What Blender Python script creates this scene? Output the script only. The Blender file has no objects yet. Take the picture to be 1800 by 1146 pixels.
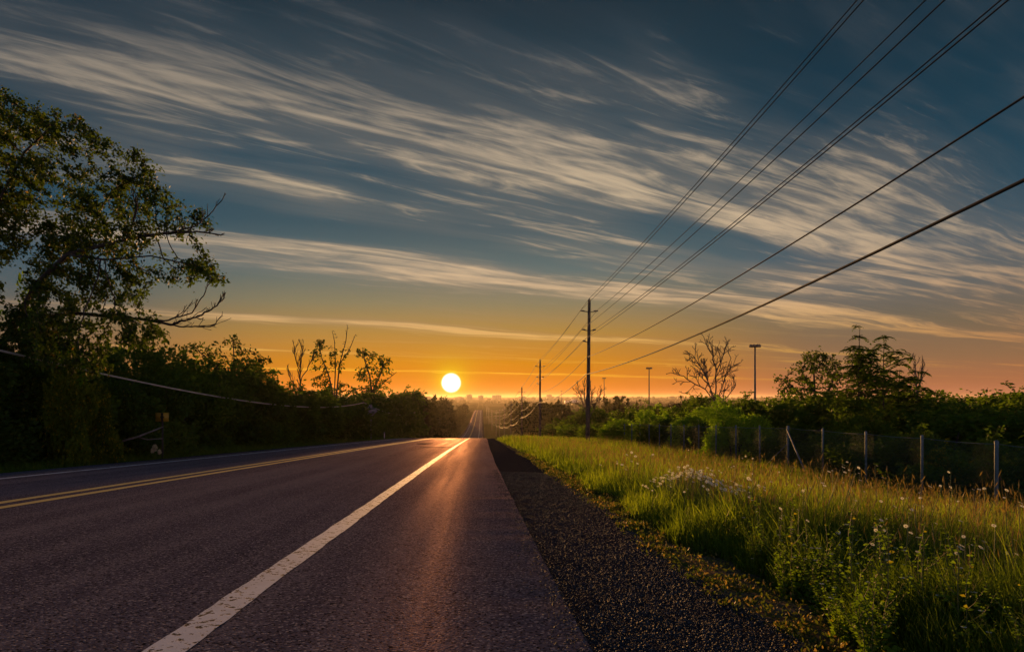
import bpy, math, random
import numpy as np
from mathutils import Vector, Matrix

random.seed(7)
RNG = np.random.default_rng(7)
SC = bpy.context.scene
COL = SC.collection
R = math.radians

# ------------------------------------------------------------------ camera
# The road runs along +Y; the eye is 0.8 m above the road surface.
EYE = 0.8
cam_d = bpy.data.cameras.new('camera')
cam_d.sensor_width = 36.0
cam_d.lens = 24.0
cam_d.shift_x = (900 - 836) / 1800.0
cam_d.shift_y = (698 - 573) / 1800.0
cam_d.clip_start = 0.05
cam_d.clip_end = 30000.0
cam = bpy.data.objects.new('camera', cam_d)
COL.objects.link(cam)
cam.location = (0.0, 0.0, EYE)
cam.rotation_euler = (R(90), 0, 0)
SC.camera = cam

# ------------------------------------------------------------------ light
SUN_AZ = math.atan2(-43.0, 1200.0)      # a little left of the road
SUN_EL = R(1.2)
SUN_DIR = Vector((math.sin(SUN_AZ) * math.cos(SUN_EL), math.cos(SUN_AZ) * math.cos(SUN_EL), math.sin(SUN_EL)))
SUN_STRENGTH = 5.0
SKY_STRENGTH = 0.76

sun_d = bpy.data.lights.new('sun', 'SUN')
sun_d.energy = SUN_STRENGTH
sun_d.angle = R(0.6)
sun_d.color = (1.0, 0.47, 0.14)
sun = bpy.data.objects.new('sun', sun_d)
COL.objects.link(sun)
sun.rotation_euler = SUN_DIR.to_track_quat('Z', 'Y').to_euler()

SC.view_settings.view_transform = 'Standard'
SC.view_settings.look = 'None'
SC.view_settings.exposure = 0.4
SC.view_settings.gamma = 1.0
SC.view_settings.use_curve_mapping = False
SC.cycles.use_denoising = True
SC.cycles.max_bounces = 6
SC.cycles.diffuse_bounces = 2
SC.cycles.glossy_bounces = 2
SC.cycles.transmission_bounces = 3
SC.cycles.transparent_max_bounces = 6
SC.cycles.volume_bounces = 0
SC.cycles.sample_clamp_indirect = 4.0


def lin(r, g, b, a=1.0):
    def f(c):
        c /= 255.0
        return c / 12.92 if c <= 0.04045 else ((c + 0.055) / 1.055) ** 2.4
    return (f(r), f(g), f(b), a)


# ---- tiny expression layer over shader nodes
class X:
    def __init__(s, t, sock):
        s.t, s.s = t, sock

    def _m(s, op, *o):
        n = s.t.nodes.new('ShaderNodeMath')
        n.operation = op
        for i, v in enumerate((s,) + o):
            if isinstance(v, X):
                s.t.links.new(v.s, n.inputs[i])
            else:
                n.inputs[i].default_value = v
        return X(s.t, n.outputs[0])

    def __add__(s, o): return s._m('ADD', o)
    def __radd__(s, o): return s._m('ADD', o)
    def __sub__(s, o): return s._m('SUBTRACT', o)
    def __rsub__(s, o): return X.const(s.t, o)._m('SUBTRACT', s)
    def __mul__(s, o): return s._m('MULTIPLY', o)
    def __rmul__(s, o): return s._m('MULTIPLY', o)
    def __truediv__(s, o): return s._m('DIVIDE', o)
    def pow(s, o): return s._m('POWER', o)
    def max(s, o): return s._m('MAXIMUM', o)
    def min(s, o): return s._m('MINIMUM', o)
    def abs(s): return s._m('ABSOLUTE')
    def ln(s): return s._m('LOGARITHM', math.e)
    def exp(s): return s._m('EXPONENT')
    def sqrt(s): return s._m('SQRT')

    @staticmethod
    def const(t, v):
        n = t.nodes.new('ShaderNodeValue')
        n.outputs[0].default_value = v
        return X(t, n.outputs[0])

    def smooth(s, lo, hi, a=0.0, b=1.0, kind='SMOOTHSTEP'):
        n = s.t.nodes.new('ShaderNodeMapRange')
        n.interpolation_type = kind
        s.t.links.new(s.s, n.inputs[0])
        for i, v in ((1, lo), (2, hi), (3, a), (4, b)):
            n.inputs[i].default_value = v
        return X(s.t, n.outputs[0])

    def ramp(s, pts, interp='LINEAR'):
        n = s.t.nodes.new('ShaderNodeValToRGB')
        n.color_ramp.interpolation = interp
        el = n.color_ramp.elements
        while len(el) < len(pts):
            el.new(0.5)
        for e, (p, c) in zip(el, pts):
            e.position = p
            e.color = c if len(c) == 4 else (*c, 1)
        s.t.links.new(s.s, n.inputs[0])
        return n.outputs[0]

    def curve(s, pts):
        """piecewise curve over a scalar, any range"""
        lo, hi = pts[0][0], pts[-1][0]
        n = s.t.nodes.new('ShaderNodeFloatCurve')
        c = n.mapping.curves[0]
        q = [((p - lo) / (hi - lo), v) for p, v in pts]
        while len(c.points) < len(q):
            c.points.new(0.5, 0.5)
        for p, (x, y) in zip(c.points, q):
            p.location = (x, y)
            p.handle_type = 'AUTO_CLAMPED'
        n.mapping.update()
        s.t.links.new(s.smooth(lo, hi, 0, 1, 'LINEAR').s, n.inputs['Value'])
        return X(s.t, n.outputs[0])


def combine(t, x, y, z):
    n = t.nodes.new('ShaderNodeCombineXYZ')
    for i, v in enumerate((x, y, z)):
        if isinstance(v, X):
            t.links.new(v.s, n.inputs[i])
        else:
            n.inputs[i].default_value = v
    return n.outputs[0]


def noise(t, vec, scale=1.0, detail=4.0, rough=0.55, dist=0.0, lac=2.0):
    n = t.nodes.new('ShaderNodeTexNoise')
    n.inputs['Scale'].default_value = scale
    n.inputs['Detail'].default_value = detail
    n.inputs['Roughness'].default_value = rough
    n.inputs['Lacunarity'].default_value = lac
    n.inputs['Distortion'].default_value = dist
    if vec is not None:
        t.links.new(vec, n.inputs['Vector'])
    return X(t, n.outputs[0])


def mixc(t, fac, a, b, blend='MIX'):
    n = t.nodes.new('ShaderNodeMix')
    n.data_type = 'RGBA'
    n.blend_type = blend
    n.clamp_factor = True
    for i, v in ((0, fac), (6, a), (7, b)):
        if isinstance(v, X):
            t.links.new(v.s, n.inputs[i])
        elif hasattr(v, 'is_output'):
            t.links.new(v, n.inputs[i])
        else:
            n.inputs[i].default_value = v
    return n.outputs[2]


def build_world():
    w = bpy.data.worlds.new('World')
    SC.world = w
    w.use_nodes = True
    t = w.node_tree
    t.nodes.clear()
    tc = t.nodes.new('ShaderNodeTexCoord')
    sep = t.nodes.new('ShaderNodeSeparateXYZ')
    t.links.new(tc.outputs['Generated'], sep.inputs[0])
    x, y, z = (X(t, sep.outputs[i]) for i in range(3))
    zc = z.max(0.0)
    # angle from the sun, in azimuth (h) and in full (cs)
    hl = (x * x + y * y).sqrt().max(1e-4)
    h = (x * SUN_DIR.x + y * SUN_DIR.y) / hl / math.cos(SUN_EL)
    cs = (x * SUN_DIR.x + y * SUN_DIR.y + z * SUN_DIR.z).min(1.0)
    ang = cs._m('ARCCOSINE')

    # clear-air colours over sin(elevation): towards the sun, 40 degrees off, and away from it, there brightened to light the foreground
    P = [0.0, .02, .05, .095, .135, .18, .24, .32, .42, .52, .75, 1.0]
    towards = [(220, 112, 10), (216, 118, 4), (204, 128, 8), (170, 130, 62), (132, 124, 94), (90, 108, 108),
               (56, 84, 95), (37, 72, 88), (35, 60, 73), (32, 46, 56), (28, 43, 53), (26, 43, 54)]
    aside = [(186, 112, 80), (168, 106, 70), (144, 106, 74), (114, 100, 80), (82, 92, 94), (58, 84, 98),
             (42, 72, 88), (27, 60, 77), (22, 49, 64), (21, 39, 50), (24, 40, 51), (26, 43, 54)]
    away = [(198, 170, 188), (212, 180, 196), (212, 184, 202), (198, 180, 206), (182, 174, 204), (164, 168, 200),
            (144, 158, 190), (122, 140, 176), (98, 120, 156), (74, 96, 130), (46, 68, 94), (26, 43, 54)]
    rt = zc.ramp(list(zip(P, [lin(*c) for c in towards])))
    ra = zc.ramp(list(zip(P, [lin(*c) for c in aside])))
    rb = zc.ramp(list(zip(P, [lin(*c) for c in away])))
    base = mixc(t, h.smooth(math.cos(R(30)), math.cos(R(1))), ra, rt)
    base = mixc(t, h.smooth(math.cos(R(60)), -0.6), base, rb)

    # physical sky, low sun: a faint share of the light
    st = t.nodes.new('ShaderNodeTexSky')
    st.sky_type = 'NISHITA'
    st.sun_disc = False
    st.sun_elevation = SUN_EL
    st.sun_rotation = SUN_AZ
    st.air_density = 1.0
    st.dust_density = 1.5
    nis = mixc(t, 1.0, st.outputs[0], (0.0008, 0.0008, 0.0008, 1), 'MULTIPLY')
    base = mixc(t, 1.0, base, nis, 'ADD')

    # cirrus on a high flat layer, streaming along (1, .65)
    zz = z.abs().max(0.012)
    u, v = x / zz, y / zz
    wob = noise(t, combine(t, u * .35, v * .35, 3.1), 1.0, 3.0, .5)
    c0 = (v - u * .65).abs()
    cc = c0 + 0.3
    al = (u + v * .65) / (c0 + 0.8)
    al = al / (al.max(0.0) * .28 + 1.0) * 1.25
    lc = cc.ln() + (wob - .5) * 0.16
    # fibres lean a little against the band
    streak = noise(t, combine(t, al * 2.1, lc * 11.0, 1.7), 1.0, 8.0, .58, .7)
    fibre = noise(t, combine(t, al * 5.5 + lc * 9.0, lc * 15.0 - al * 3.4, 8.2), 1.0, 8.0, .62, .9)
    rn = noise(t, combine(t, al * 2.2 + lc * 2.5, lc * 12.0 - al * 1.2, 4.4), 1.0, 6.0, .55, .8)
    ridge = (1.0 - (rn * 2.0 - 1.0).abs()).pow(3.0)
    broad = noise(t, combine(t, al * 2.1, lc * 2.6, 5.5), 1.0, 3.0, .5, .3)
    dens = lc.curve([(-1.3, .22), (.2, .14), (.5, .06), (.62, .18), (.8, .42), (1.0, .60), (1.14, .64), (1.24, .46),
                     (1.34, .36), (1.42, .46), (1.50, .40), (1.57, .20), (1.64, .12), (1.70, .58), (1.80, .66), (1.88, .42), (2.0, .26),
                     (2.25, .16), (2.36, .58), (2.45, .22), (2.62, .28), (2.78, .18), (2.88, .55), (2.96, .18),
                     (3.24, .16), (3.36, .75), (3.45, .16), (3.8, .22), (4.4, .2)])
    far = lc.smooth(1.5, 2.3)
    left = al.smooth(-.1, .8, -.20, 0.0)
    band = dens + (broad - .5) * (1.2 - far * .5) + left
    d = band - .16 + (ridge - .45) * .5 + (streak - .5) * 1.25 + (fibre - .5) * (1.0 - far * .6)
    alpha = d.smooth(.27, 1.02) * .84 * z.smooth(0.012, 0.04)
    veil = (band + .10 + (streak - .5) * .7).smooth(.08, .78) * .44 * z.smooth(0.03, 0.12)
    lit_t = zc.ramp(list(zip([0, .04, .08, .14, .2, .28, .36, .46, .6, 1.0],
                             [lin(*c) for c in [(250, 170, 30), (250, 186, 50), (236, 180, 96), (226, 188, 144), (214, 186, 150),
                                                (210, 186, 152), (182, 164, 140), (104, 103, 102), (86, 90, 94), (70, 76, 84)]])))
    lit_a = zc.ramp(list(zip([0, .05, .1, .15, .2, .28, .36, .46, .6, 1.0],
                             [lin(*c) for c in [(200, 118, 76), (192, 124, 80), (178, 134, 98), (172, 144, 116), (168, 150, 128),
                                                (154, 138, 122), (126, 120, 114), (78, 84, 90), (70, 78, 86), (70, 76, 84)]])))
    lit = mixc(t, h.smooth(math.cos(R(48)), math.cos(R(6))), lit_a, lit_t)
    sky = mixc(t, veil, base, mixc(t, .62, lit, lin(66, 76, 86)))
    sky = mixc(t, alpha, sky, lit)

    # aureole and the sun's own disc, softened by the air near the horizon
    glow = (ang * (-1.0 / R(6.5))).exp() * .05
    glow2 = (ang * (-1.0 / R(.75))).exp() * 1.1
    def tint(f, col):
        n = t.nodes.new('ShaderNodeVectorMath')
        n.operation = 'SCALE'
        n.inputs[0].default_value = col
        t.links.new(f.s, n.inputs['Scale'])
        return n.outputs[0]
    sky = mixc(t, 1.0, sky, tint(glow, (1.0, .42, .0)), 'ADD')
    sky = mixc(t, 1.0, sky, tint(glow2, (.30, .70, .0)), 'ADD')
    disc = ang.smooth(R(.90), R(.40))
    sky = mixc(t, 1.0, sky, tint(disc, (5.0, 4.9, 4.6)), 'ADD')
    # below the horizon: the far ground seen through the air
    sky = mixc(t, z.smooth(-.004, -.03), sky, lin(70, 52, 44))
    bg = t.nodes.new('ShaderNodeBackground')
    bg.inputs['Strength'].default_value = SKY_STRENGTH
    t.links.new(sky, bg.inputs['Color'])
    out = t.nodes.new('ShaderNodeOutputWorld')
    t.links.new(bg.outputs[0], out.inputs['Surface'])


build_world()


# ------------------------------------------------------------------ helpers
def mesh_np(name, V, faces, smooth=False):
    """V: n x 3 floats; faces: list of (m x k) int arrays"""
    V = np.asarray(V, dtype=np.float32).reshape(-1, 3)
    faces = [np.asarray(f, dtype=np.int32) for f in faces if len(f)]
    me = bpy.data.meshes.new(name)
    me.vertices.add(len(V))
    me.vertices.foreach_set('co', V.ravel())
    nl = sum(f.size for f in faces)
    npoly = sum(len(f) for f in faces)
    me.loops.add(nl)
    me.loops.foreach_set('vertex_index', np.concatenate([f.ravel() for f in faces]))
    me.polygons.add(npoly)
    tot = np.concatenate([np.full(len(f), f.shape[1], dtype=np.int32) for f in faces])
    start = np.concatenate([[0], np.cumsum(tot)[:-1]]).astype(np.int32)
    me.polygons.foreach_set('loop_start', start)
    me.polygons.foreach_set('loop_total', tot)
    if smooth:
        me.polygons.foreach_set('use_smooth', np.ones(npoly, dtype=bool))
    me.update(calc_edges=True)
    me.validate()
    return me


class MB:
    """collects shapes into one mesh"""
    def __init__(s):
        s.V, s.F, s.n = [], {}, 0

    def add(s, V, faces):
        V = np.asarray(V, dtype=float).reshape(-1, 3)
        for f in faces:
            s.F.setdefault(len(f), []).append([i + s.n for i in f])
        s.V.append(V)
        s.n += len(V)
        return s

    def box(s, c, size, rot=None):
        hx, hy, hz = (v / 2 for v in size)
        V = [Vector((sx * hx, sy * hy, sz * hz)) for sz in (-1, 1) for sy in (-1, 1) for sx in (-1, 1)]
        if rot is not None:
            V = [rot @ v for v in V]
        V = [v + Vector(c) for v in V]
        return s.add(V, [(0, 2, 3, 1), (4, 5, 7, 6), (0, 1, 5, 4), (2, 6, 7, 3), (0, 4, 6, 2), (1, 3, 7, 5)])

    def tube(s, pts, rad, k=8, caps=True):
        pts = [Vector(p) for p in pts]
        if not hasattr(rad, '__len__'):
            rad = [rad] * len(pts)
        V, F = [], []
        for i, p in enumerate(pts):
            d = (pts[min(i + 1, len(pts) - 1)] - pts[max(i - 1, 0)]).normalized()
            a = d.cross(Vector((0, 0, 1)) if abs(d.z) < .9 else Vector((0, 1, 0))).normalized()
            b = d.cross(a)
            for j in range(k):
                th = 2 * math.pi * j / k
                V.append(p + (a * math.cos(th) + b * math.sin(th)) * rad[i])
        for i in range(len(pts) - 1):
            for j in range(k):
                j2 = (j + 1) % k
                F.append((i * k + j, i * k + j2, (i + 1) * k + j2, (i + 1) * k + j))
        if caps:
            F.append(tuple(reversed(range(k))))
            F.append(tuple((len(pts) - 1) * k + j for j in range(k)))
        return s.add(V, F)

    def mesh(s, name, smooth=False):
        return mesh_np(name, np.concatenate(s.V), [np.array(v) for v in s.F.values()], smooth)


def put(name, me, mat, parent=None, loc=None, rz=0.0, kind=None):
    o = bpy.data.objects.new(name, me)
    COL.objects.link(o)
    if me is not None and mat is not None and not me.materials:
        me.materials.append(mat)
    if parent is not None:
        o.parent = parent
    if loc is not None:
        o.location = loc
    if rz:
        o.rotation_euler.z = rz
    if kind:
        o['kind'] = kind
    return o


def tag(o, label, cat, group=None):
    o['label'] = label
    o['category'] = cat
    if group:
        o['group'] = group
    return o


def thing(name, label, cat, loc=(0, 0, 0), rz=0.0, group=None):
    o = bpy.data.objects.new(name, None)
    COL.objects.link(o)
    o.empty_display_size = .2
    o.location = loc
    o.rotation_euler.z = rz
    return tag(o, label, cat, group)


def copy_tree(o, parent=None):
    c = o.copy()
    COL.objects.link(c)
    c.parent = parent
    for ch in list(o.children):
        copy_tree(ch, c)
    return c


# ------------------------------------------------------------------ materials
def new_mat(name):
    m = bpy.data.materials.new(name)
    m.use_nodes = True
    t = m.node_tree
    bsdf = t.nodes['Principled BSDF']
    return m, t, bsdf


def coords(t, kind='Object'):
    n = t.nodes.new('ShaderNodeTexCoord')
    return n.outputs[kind]


def scaled(t, vec, sx, sy, sz):
    n = t.nodes.new('ShaderNodeMapping')
    n.inputs['Scale'].default_value = (sx, sy, sz)
    t.links.new(vec, n.inputs['Vector'])
    return n.outputs[0]


def bump(t, bsdf, h, strength=.4, dist=.01):
    n = t.nodes.new('ShaderNodeBump')
    n.inputs['Strength'].default_value = strength
    n.inputs['Distance'].default_value = dist
    t.links.new(h.s if isinstance(h, X) else h, n.inputs['Height'])
    t.links.new(n.outputs[0], bsdf.inputs['Normal'])


def plain(name, col, rough=.7, metal=0.0, vary=.25, scale=6.0, bmp=.2, spec=.4):
    m, t, b = new_mat(name)
    co = coords(t)
    n = noise(t, co, scale, 6, .6)
    c2 = tuple(c * (1 - vary) for c in col[:3]) + (1,)
    c1 = tuple(min(1, c * (1 + vary)) for c in col[:3]) + (1,)
    t.links.new(mixc(t, n.smooth(.3, .7), c2, c1), b.inputs['Base Color'])
    b.inputs['Roughness'].default_value = rough
    b.inputs['Metallic'].default_value = metal
    b.inputs['Specular IOR Level'].default_value = spec
    if bmp:
        bump(t, b, noise(t, co, scale * 6, 5, .6), bmp, .01)
    return m


def voro(t, vec, scale, feature='F1', out=0):
    n = t.nodes.new('ShaderNodeTexVoronoi')
    n.feature = feature
    n.inputs['Scale'].default_value = scale
    t.links.new(vec, n.inputs['Vector'])
    return X(t, n.outputs[out])


def asphalt_mat():
    m, t, b = new_mat('asphalt')
    co = coords(t)
    big = noise(t, co, .35, 4, .6)
    track = noise(t, scaled(t, co, 2.2, .05, 1), 1.0, 4, .55)      # lengthwise wheel tracks and seams
    fine = noise(t, co, 60, 3, .7)
    chip = voro(t, co, 130, 'F1', 1)
    n = t.nodes.new('ShaderNodeTexVoronoi')
    n.inputs['Scale'].default_value = 100
    t.links.new(co, n.inputs['Vector'])
    sepc = t.nodes.new('ShaderNodeSeparateColor')
    t.links.new(n.outputs['Color'], sepc.inputs[0])
    rnd = X(t, sepc.outputs[0])
    c = mixc(t, big.smooth(.3, .7), (.104, .092, .126, 1), (.150, .132, .174, 1))
    c = mixc(t, track.smooth(.40, .68) * .8, c, (.215, .188, .225, 1))
    c = mixc(t, fine.smooth(.42, .66) * .6, c, (.03, .027, .031, 1))
    c = mixc(t, rnd.smooth(.86, .93), c, (.33, .295, .32, 1))
    c = mixc(t, rnd.smooth(.14, .08), c, (.022, .02, .022, 1))
    t.links.new(c, b.inputs['Base Color'])
    t.links.new(track.smooth(.35, .7, .74, .6).s, b.inputs['Roughness'])
    h = X(t, n.outputs['Distance']) * -1.0 + fine * .8
    bump(t, b, h, .5, .003)
    b.inputs['Specular IOR Level'].default_value = 0.0
    # worn stone faces throw back a little of the low light
    gl = t.nodes.new('ShaderNodeBsdfGlossy')
    t.links.new(track.smooth(.35, .7, .62, .50).s, gl.inputs['Roughness'])
    gl.inputs['Color'].default_value = (1, .66, .58, 1)
    t.links.new(b.inputs['Normal'].links[0].from_socket, gl.inputs['Normal'])
    mx = t.nodes.new('ShaderNodeMixShader')
    lw = t.nodes.new('ShaderNodeLayerWeight')
    lw.inputs['Blend'].default_value = .5
    graze = X(t, lw.outputs['Facing']).pow(26.0) * .14        # stone faces turn mirror-like at a flat view
    t.links.new(((track.smooth(.35, .7, .003, .0065) + graze) * rnd.smooth(0, 1, .4, 1.6)).s, mx.inputs[0])
    t.links.new(b.outputs[0], mx.inputs[1])
    t.links.new(gl.outputs[0], mx.inputs[2])
    t.links.new(mx.outputs[0], t.nodes['Material Output'].inputs['Surface'])
    return m


def paint_mat(name, col, wear):
    m, t, b = new_mat(name)
    co = coords(t)
    n1 = noise(t, co, 26, 4, .65)
    n2 = noise(t, co, 2.3, 3, .5)
    n3 = noise(t, co, 130, 2, .6)
    pit = (n1 + (n2 - .5) * .28 + (n3 - .5) * .15).smooth(wear, wear + .03)
    dirt = noise(t, co, 5, 4, .6)
    c = mixc(t, dirt.smooth(.35, .75) * .35, col, tuple(v * .6 for v in col[:3]) + (1,))
    c = mixc(t, pit, c, (.03, .028, .03, 1))
    t.links.new(c, b.inputs['Base Color'])
    b.inputs['Roughness'].default_value = .7
    b.inputs['Specular IOR Level'].default_value = .03
    bump(t, b, n3 * .5 - pit * 2.0, .5, .003)
    return m


def gravel_mat():
    m, t, b = new_mat('gravel')
    co = coords(t)
    n = t.nodes.new('ShaderNodeTexVoronoi')
    n.inputs['Scale'].default_value = 85
    t.links.new(co, n.inputs['Vector'])
    sc_ = t.nodes.new('ShaderNodeSeparateColor')
    t.links.new(n.outputs['Color'], sc_.inputs[0])
    r1 = X(t, sc_.outputs[0])
    big = noise(t, co, 1.2, 4, .6)
    c = mixc(t, r1.smooth(0, 1), (.013, .013, .019, 1), (.050, .050, .066, 1))
    c = mixc(t, r1.smooth(.9, .96), c, (.13, .125, .13, 1))
    c = mixc(t, big.smooth(.5, .75) * .4, c, (.036, .034, .04, 1))
    t.links.new(c, b.inputs['Base Color'])
    b.inputs['Roughness'].default_value = .85
    b.inputs['Specular IOR Level'].default_value = 0.0
    bump(t, b, X(t, n.outputs['Distance']) * -1.0 + noise(t, co, 160, 2, .6) * .3, .9, .02)
    return m


def earth_mat():
    m, t, b = new_mat('verge_earth')
    co = coords(t)
    n1 = noise(t, co, 2.0, 5, .65)
    n2 = noise(t, co, 22, 4, .65)
    c = mixc(t, n2.smooth(.35, .7), (.10, .072, .055, 1), (.38, .27, .16, 1))
    c = mixc(t, (n1 + (n2 - .5) * .9).smooth(.44, .6), c, (.085, .105, .022, 1))
    t.links.new(c, b.inputs['Base Color'])
    b.inputs['Roughness'].default_value = .9
    b.inputs['Specular IOR Level'].default_value = 0.0
    bump(t, b, n2 + noise(t, co, 90, 3, .6) * .5, .8, .03)
    return m


def ground_mat():
    m, t, b = new_mat('ground')
    co = coords(t)
    n1 = noise(t, co, .05, 6, .6)
    n2 = noise(t, co, 1.6, 6, .65)
    n3 = noise(t, scaled(t, co, .012, .004, 1), 1, 4, .6)
    c = mixc(t, n2.smooth(.35, .68), (.022, .028, .008, 1), (.075, .07, .02, 1))
    c = mixc(t, n1.smooth(.42, .62) * .6, c, (.05, .06, .016, 1))
    c = mixc(t, n3.smooth(.5, .62) * .5, c, (.12, .105, .05, 1))
    t.links.new(c, b.inputs['Base Color'])
    b.inputs['Roughness'].default_value = .95
    b.inputs['Specular IOR Level'].default_value = 0.0
    bump(t, b, n2, .6, .08)
    return m


def leaf_mat(name, dark, light, trans=.5, accent=None, acc_at=.93, spec=.12):
    """leaf: diffuse plus light coming through; colour differs from leaf to leaf and from clump to clump"""
    m, t, b = new_mat(name)
    out = t.nodes['Material Output']
    g = t.nodes.new('ShaderNodeNewGeometry')
    rnd = X(t, g.outputs['Random Per Island'])
    oi = t.nodes.new('ShaderNodeObjectInfo')
    orn = X(t, oi.outputs['Random'])
    co = coords(t)
    cl = noise(t, co, 1.3, 3, .6)
    f = (rnd * .55 + cl.smooth(.3, .7) * .45 + (orn - .5) * .25)
    c = mixc(t, f, dark, light)
    if accent:
        c = mixc(t, rnd.smooth(acc_at, acc_at + .02), c, accent)
    t.links.new(c, b.inputs['Base Color'])
    b.inputs['Roughness'].default_value = .6
    b.inputs['Specular IOR Level'].default_value = spec
    tr = t.nodes.new('ShaderNodeBsdfTranslucent')
    tcol = mixc(t, 1.0, c, (1.45, 1.5, .5, 1), 'MULTIPLY')
    t.links.new(tcol, tr.inputs['Color'])
    mx = t.nodes.new('ShaderNodeMixShader')
    mx.inputs[0].default_value = trans
    t.links.new(b.outputs[0], mx.inputs[1])
    t.links.new(tr.outputs[0], mx.inputs[2])
    t.links.new(mx.outputs[0], out.inputs['Surface'])
    return m


M = {}
M['asphalt'] = asphalt_mat()
M['white_paint'] = paint_mat('white_paint', (.80, .80, .86, 1), .565)
M['yellow_paint'] = paint_mat('yellow_paint', (.80, .60, .24, 1), .67)
M['gravel'] = gravel_mat()
M['earth'] = earth_mat()
M['ground'] = ground_mat()
M['pole_wood'] = plain('pole_wood', (.075, .055, .042), .85, vary=.4, scale=3)
M['bark'] = plain('bark', (.05, .038, .028), .9, vary=.4, scale=8, bmp=.5)
M['pale_bark'] = plain('pale_bark', (.12, .09, .06), .9, vary=.35, scale=8, bmp=.5)
M['wire'] = plain('wire', (.03, .03, .03), .6, .0, vary=.1, bmp=0, spec=.16)
M['pale_cable'] = plain('pale_cable', (.55, .5, .42), .4, vary=.15, scale=1.2, bmp=0)
M['galvanised'] = plain('galvanised_steel', (.10, .16, .19), .6, .2, vary=.25, scale=14, bmp=.1)
M['mast_steel'] = plain('mast_steel', (.10, .09, .085), .6, .2, vary=.2, scale=2, bmp=0)
M['porcelain'] = plain('porcelain', (.10, .09, .085), .3, vary=.1, bmp=0)
M['sign_yellow'] = plain('sign_yellow', (.45, .25, .01), .45, vary=.12, bmp=0)
M['sign_black'] = plain('sign_black', (.012, .012, .012), .5, vary=.1, bmp=0)
M['sign_back'] = plain('sign_back', (.20, .19, .19), .5, .2, vary=.15, bmp=0)
M['white_wall'] = plain('white_wall', (.62, .60, .57), .7, vary=.1, scale=.2, bmp=0)
M['dark_wall'] = plain('dark_wall', (.07, .06, .06), .8, vary=.2, scale=.1, bmp=0)
M['roofing'] = plain('roofing', (.06, .05, .048), .85, vary=.2, scale=.2, bmp=0)
M['glass'] = plain('window_glass', (.02, .022, .026), .1, vary=.1, bmp=0, spec=.6)

# ------------------------------------------------------------------ the lie of the land
PY = np.array([-300, -60, 0, 70, 85, 100, 140, 186, 250, 321, 400, 500, 600, 750, 850, 1000, 1500, 2500, 4000, 6000, 9000, 14000], float)
PZ = np.array([14.7, 2.94, 0, -3.43, -4.25, -5.3, -8.7, -12.2, -15.4, -17.2, -18.5, -18.8, -18.1, -16.5, -16.4, -18.2, -19, -17.5, -12, -6, -4, -4], float)
_yy = np.concatenate([np.arange(-300, 1100, 1.0), np.arange(1100, 14001, 50.0)])
_zz = np.interp(_yy, PY, PZ)
_k = np.exp(-0.5 * (np.arange(-30, 31) / 9.0) ** 2)
_k /= _k.sum()
_n = 1400
_sm = np.convolve(np.pad(_zz[:_n], 30, mode='reflect', reflect_type='odd'), _k, 'valid')
_zz[:_n] = _sm


def road_z(y):
    return np.interp(y, _yy, _zz)


def road_x(y):
    y = np.asarray(y, float)
    return .009 * np.log1p(np.exp(np.clip((y - 25) / 8.0, -30, 30))) * 8.0 * (y < 260) + (y >= 260) * .009 * (y - 25)


def vnoise(x, y, s, seed=0):
    """smooth value noise in numpy, about -1..1"""
    x, y = np.asarray(x, float) / s, np.asarray(y, float) / s
    xi, yi = np.floor(x).astype(int), np.floor(y).astype(int)
    fx, fy = x - xi, y - yi
    fx, fy = fx * fx * (3 - 2 * fx), fy * fy * (3 - 2 * fy)
    def hsh(a, b):
        v = np.sin(a * 127.1 + b * 311.7 + seed * 74.7) * 43758.5453
        return (v - np.floor(v)) * 2 - 1
    return ((hsh(xi, yi) * (1 - fx) + hsh(xi + 1, yi) * fx) * (1 - fy)
            + (hsh(xi, yi + 1) * (1 - fx) + hsh(xi + 1, yi + 1) * fx) * fy)


ROAD_L, ROAD_R = -8.95, .42
GRAV_R = 1.28


def gravel_edge(y):
    y = np.asarray(y, float)
    return GRAV_R + .02 * np.clip(y - 4, 0, 14) + .05 * vnoise(y * 0, y, 1.7, 3) + .03 * vnoise(y * 0, y, .5, 9)


def side_off(x, y):
    """height of the natural ground next to the road, against the road surface"""
    x = np.asarray(x, float) - road_x(y)
    y = np.asarray(y, float) + 0 * x
    deep = np.interp(y, [0, 16, 26, 36, 58, 90], [1.25, 1.2, .8, .62, .25, .15])
    right = np.interp(x, [.42, 1.3, 1.7, 3.5, 7, 12, 20, 60], [-.03, -.07, -.12, -.42, -.95, -1.32, -1.35, -1.2])
    left = np.interp(-x, [8.9, 9.3, 10.2, 12, 16, 60], [-.03, -.09, -.22, -.25, .1, .8])
    return np.where(x > -4, np.where(x > 1.7, -.12 + (right + .12) * deep, right), left)


def ground_z(x, y):
    x = np.asarray(x, float)
    y = np.asarray(y, float)
    o = side_off(x, y)
    far = np.clip((np.hypot(x, y) - 900) / 2500, 0, 1)
    bump_ = .05 * vnoise(x, y, 1.3, 1) + .12 * vnoise(x, y, 6, 2)
    xr = x - road_x(y)
    calm = np.clip(np.maximum(xr - 1.7, -xr - 10), 0, 1)
    hills = far * (10 * vnoise(x, y, 900, 5) + 6 * vnoise(x, y, 420, 6))
    return road_z(y) + o + bump_ * calm + hills * calm


def rel(px_x, d):
    return px_x * d / 1200.0


def grid(xs, ys, zf):
    Xg, Yg = np.meshgrid(xs, ys)
    Z = zf(Xg, Yg)
    V = np.stack([Xg, Yg, Z], -1).reshape(-1, 3)
    nx, ny = len(xs), len(ys)
    i = np.arange(ny - 1)[:, None] * nx + np.arange(nx - 1)[None, :]
    F = np.stack([i, i + 1, i + nx + 1, i + nx], -1).reshape(-1, 4)
    return V, F


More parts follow.
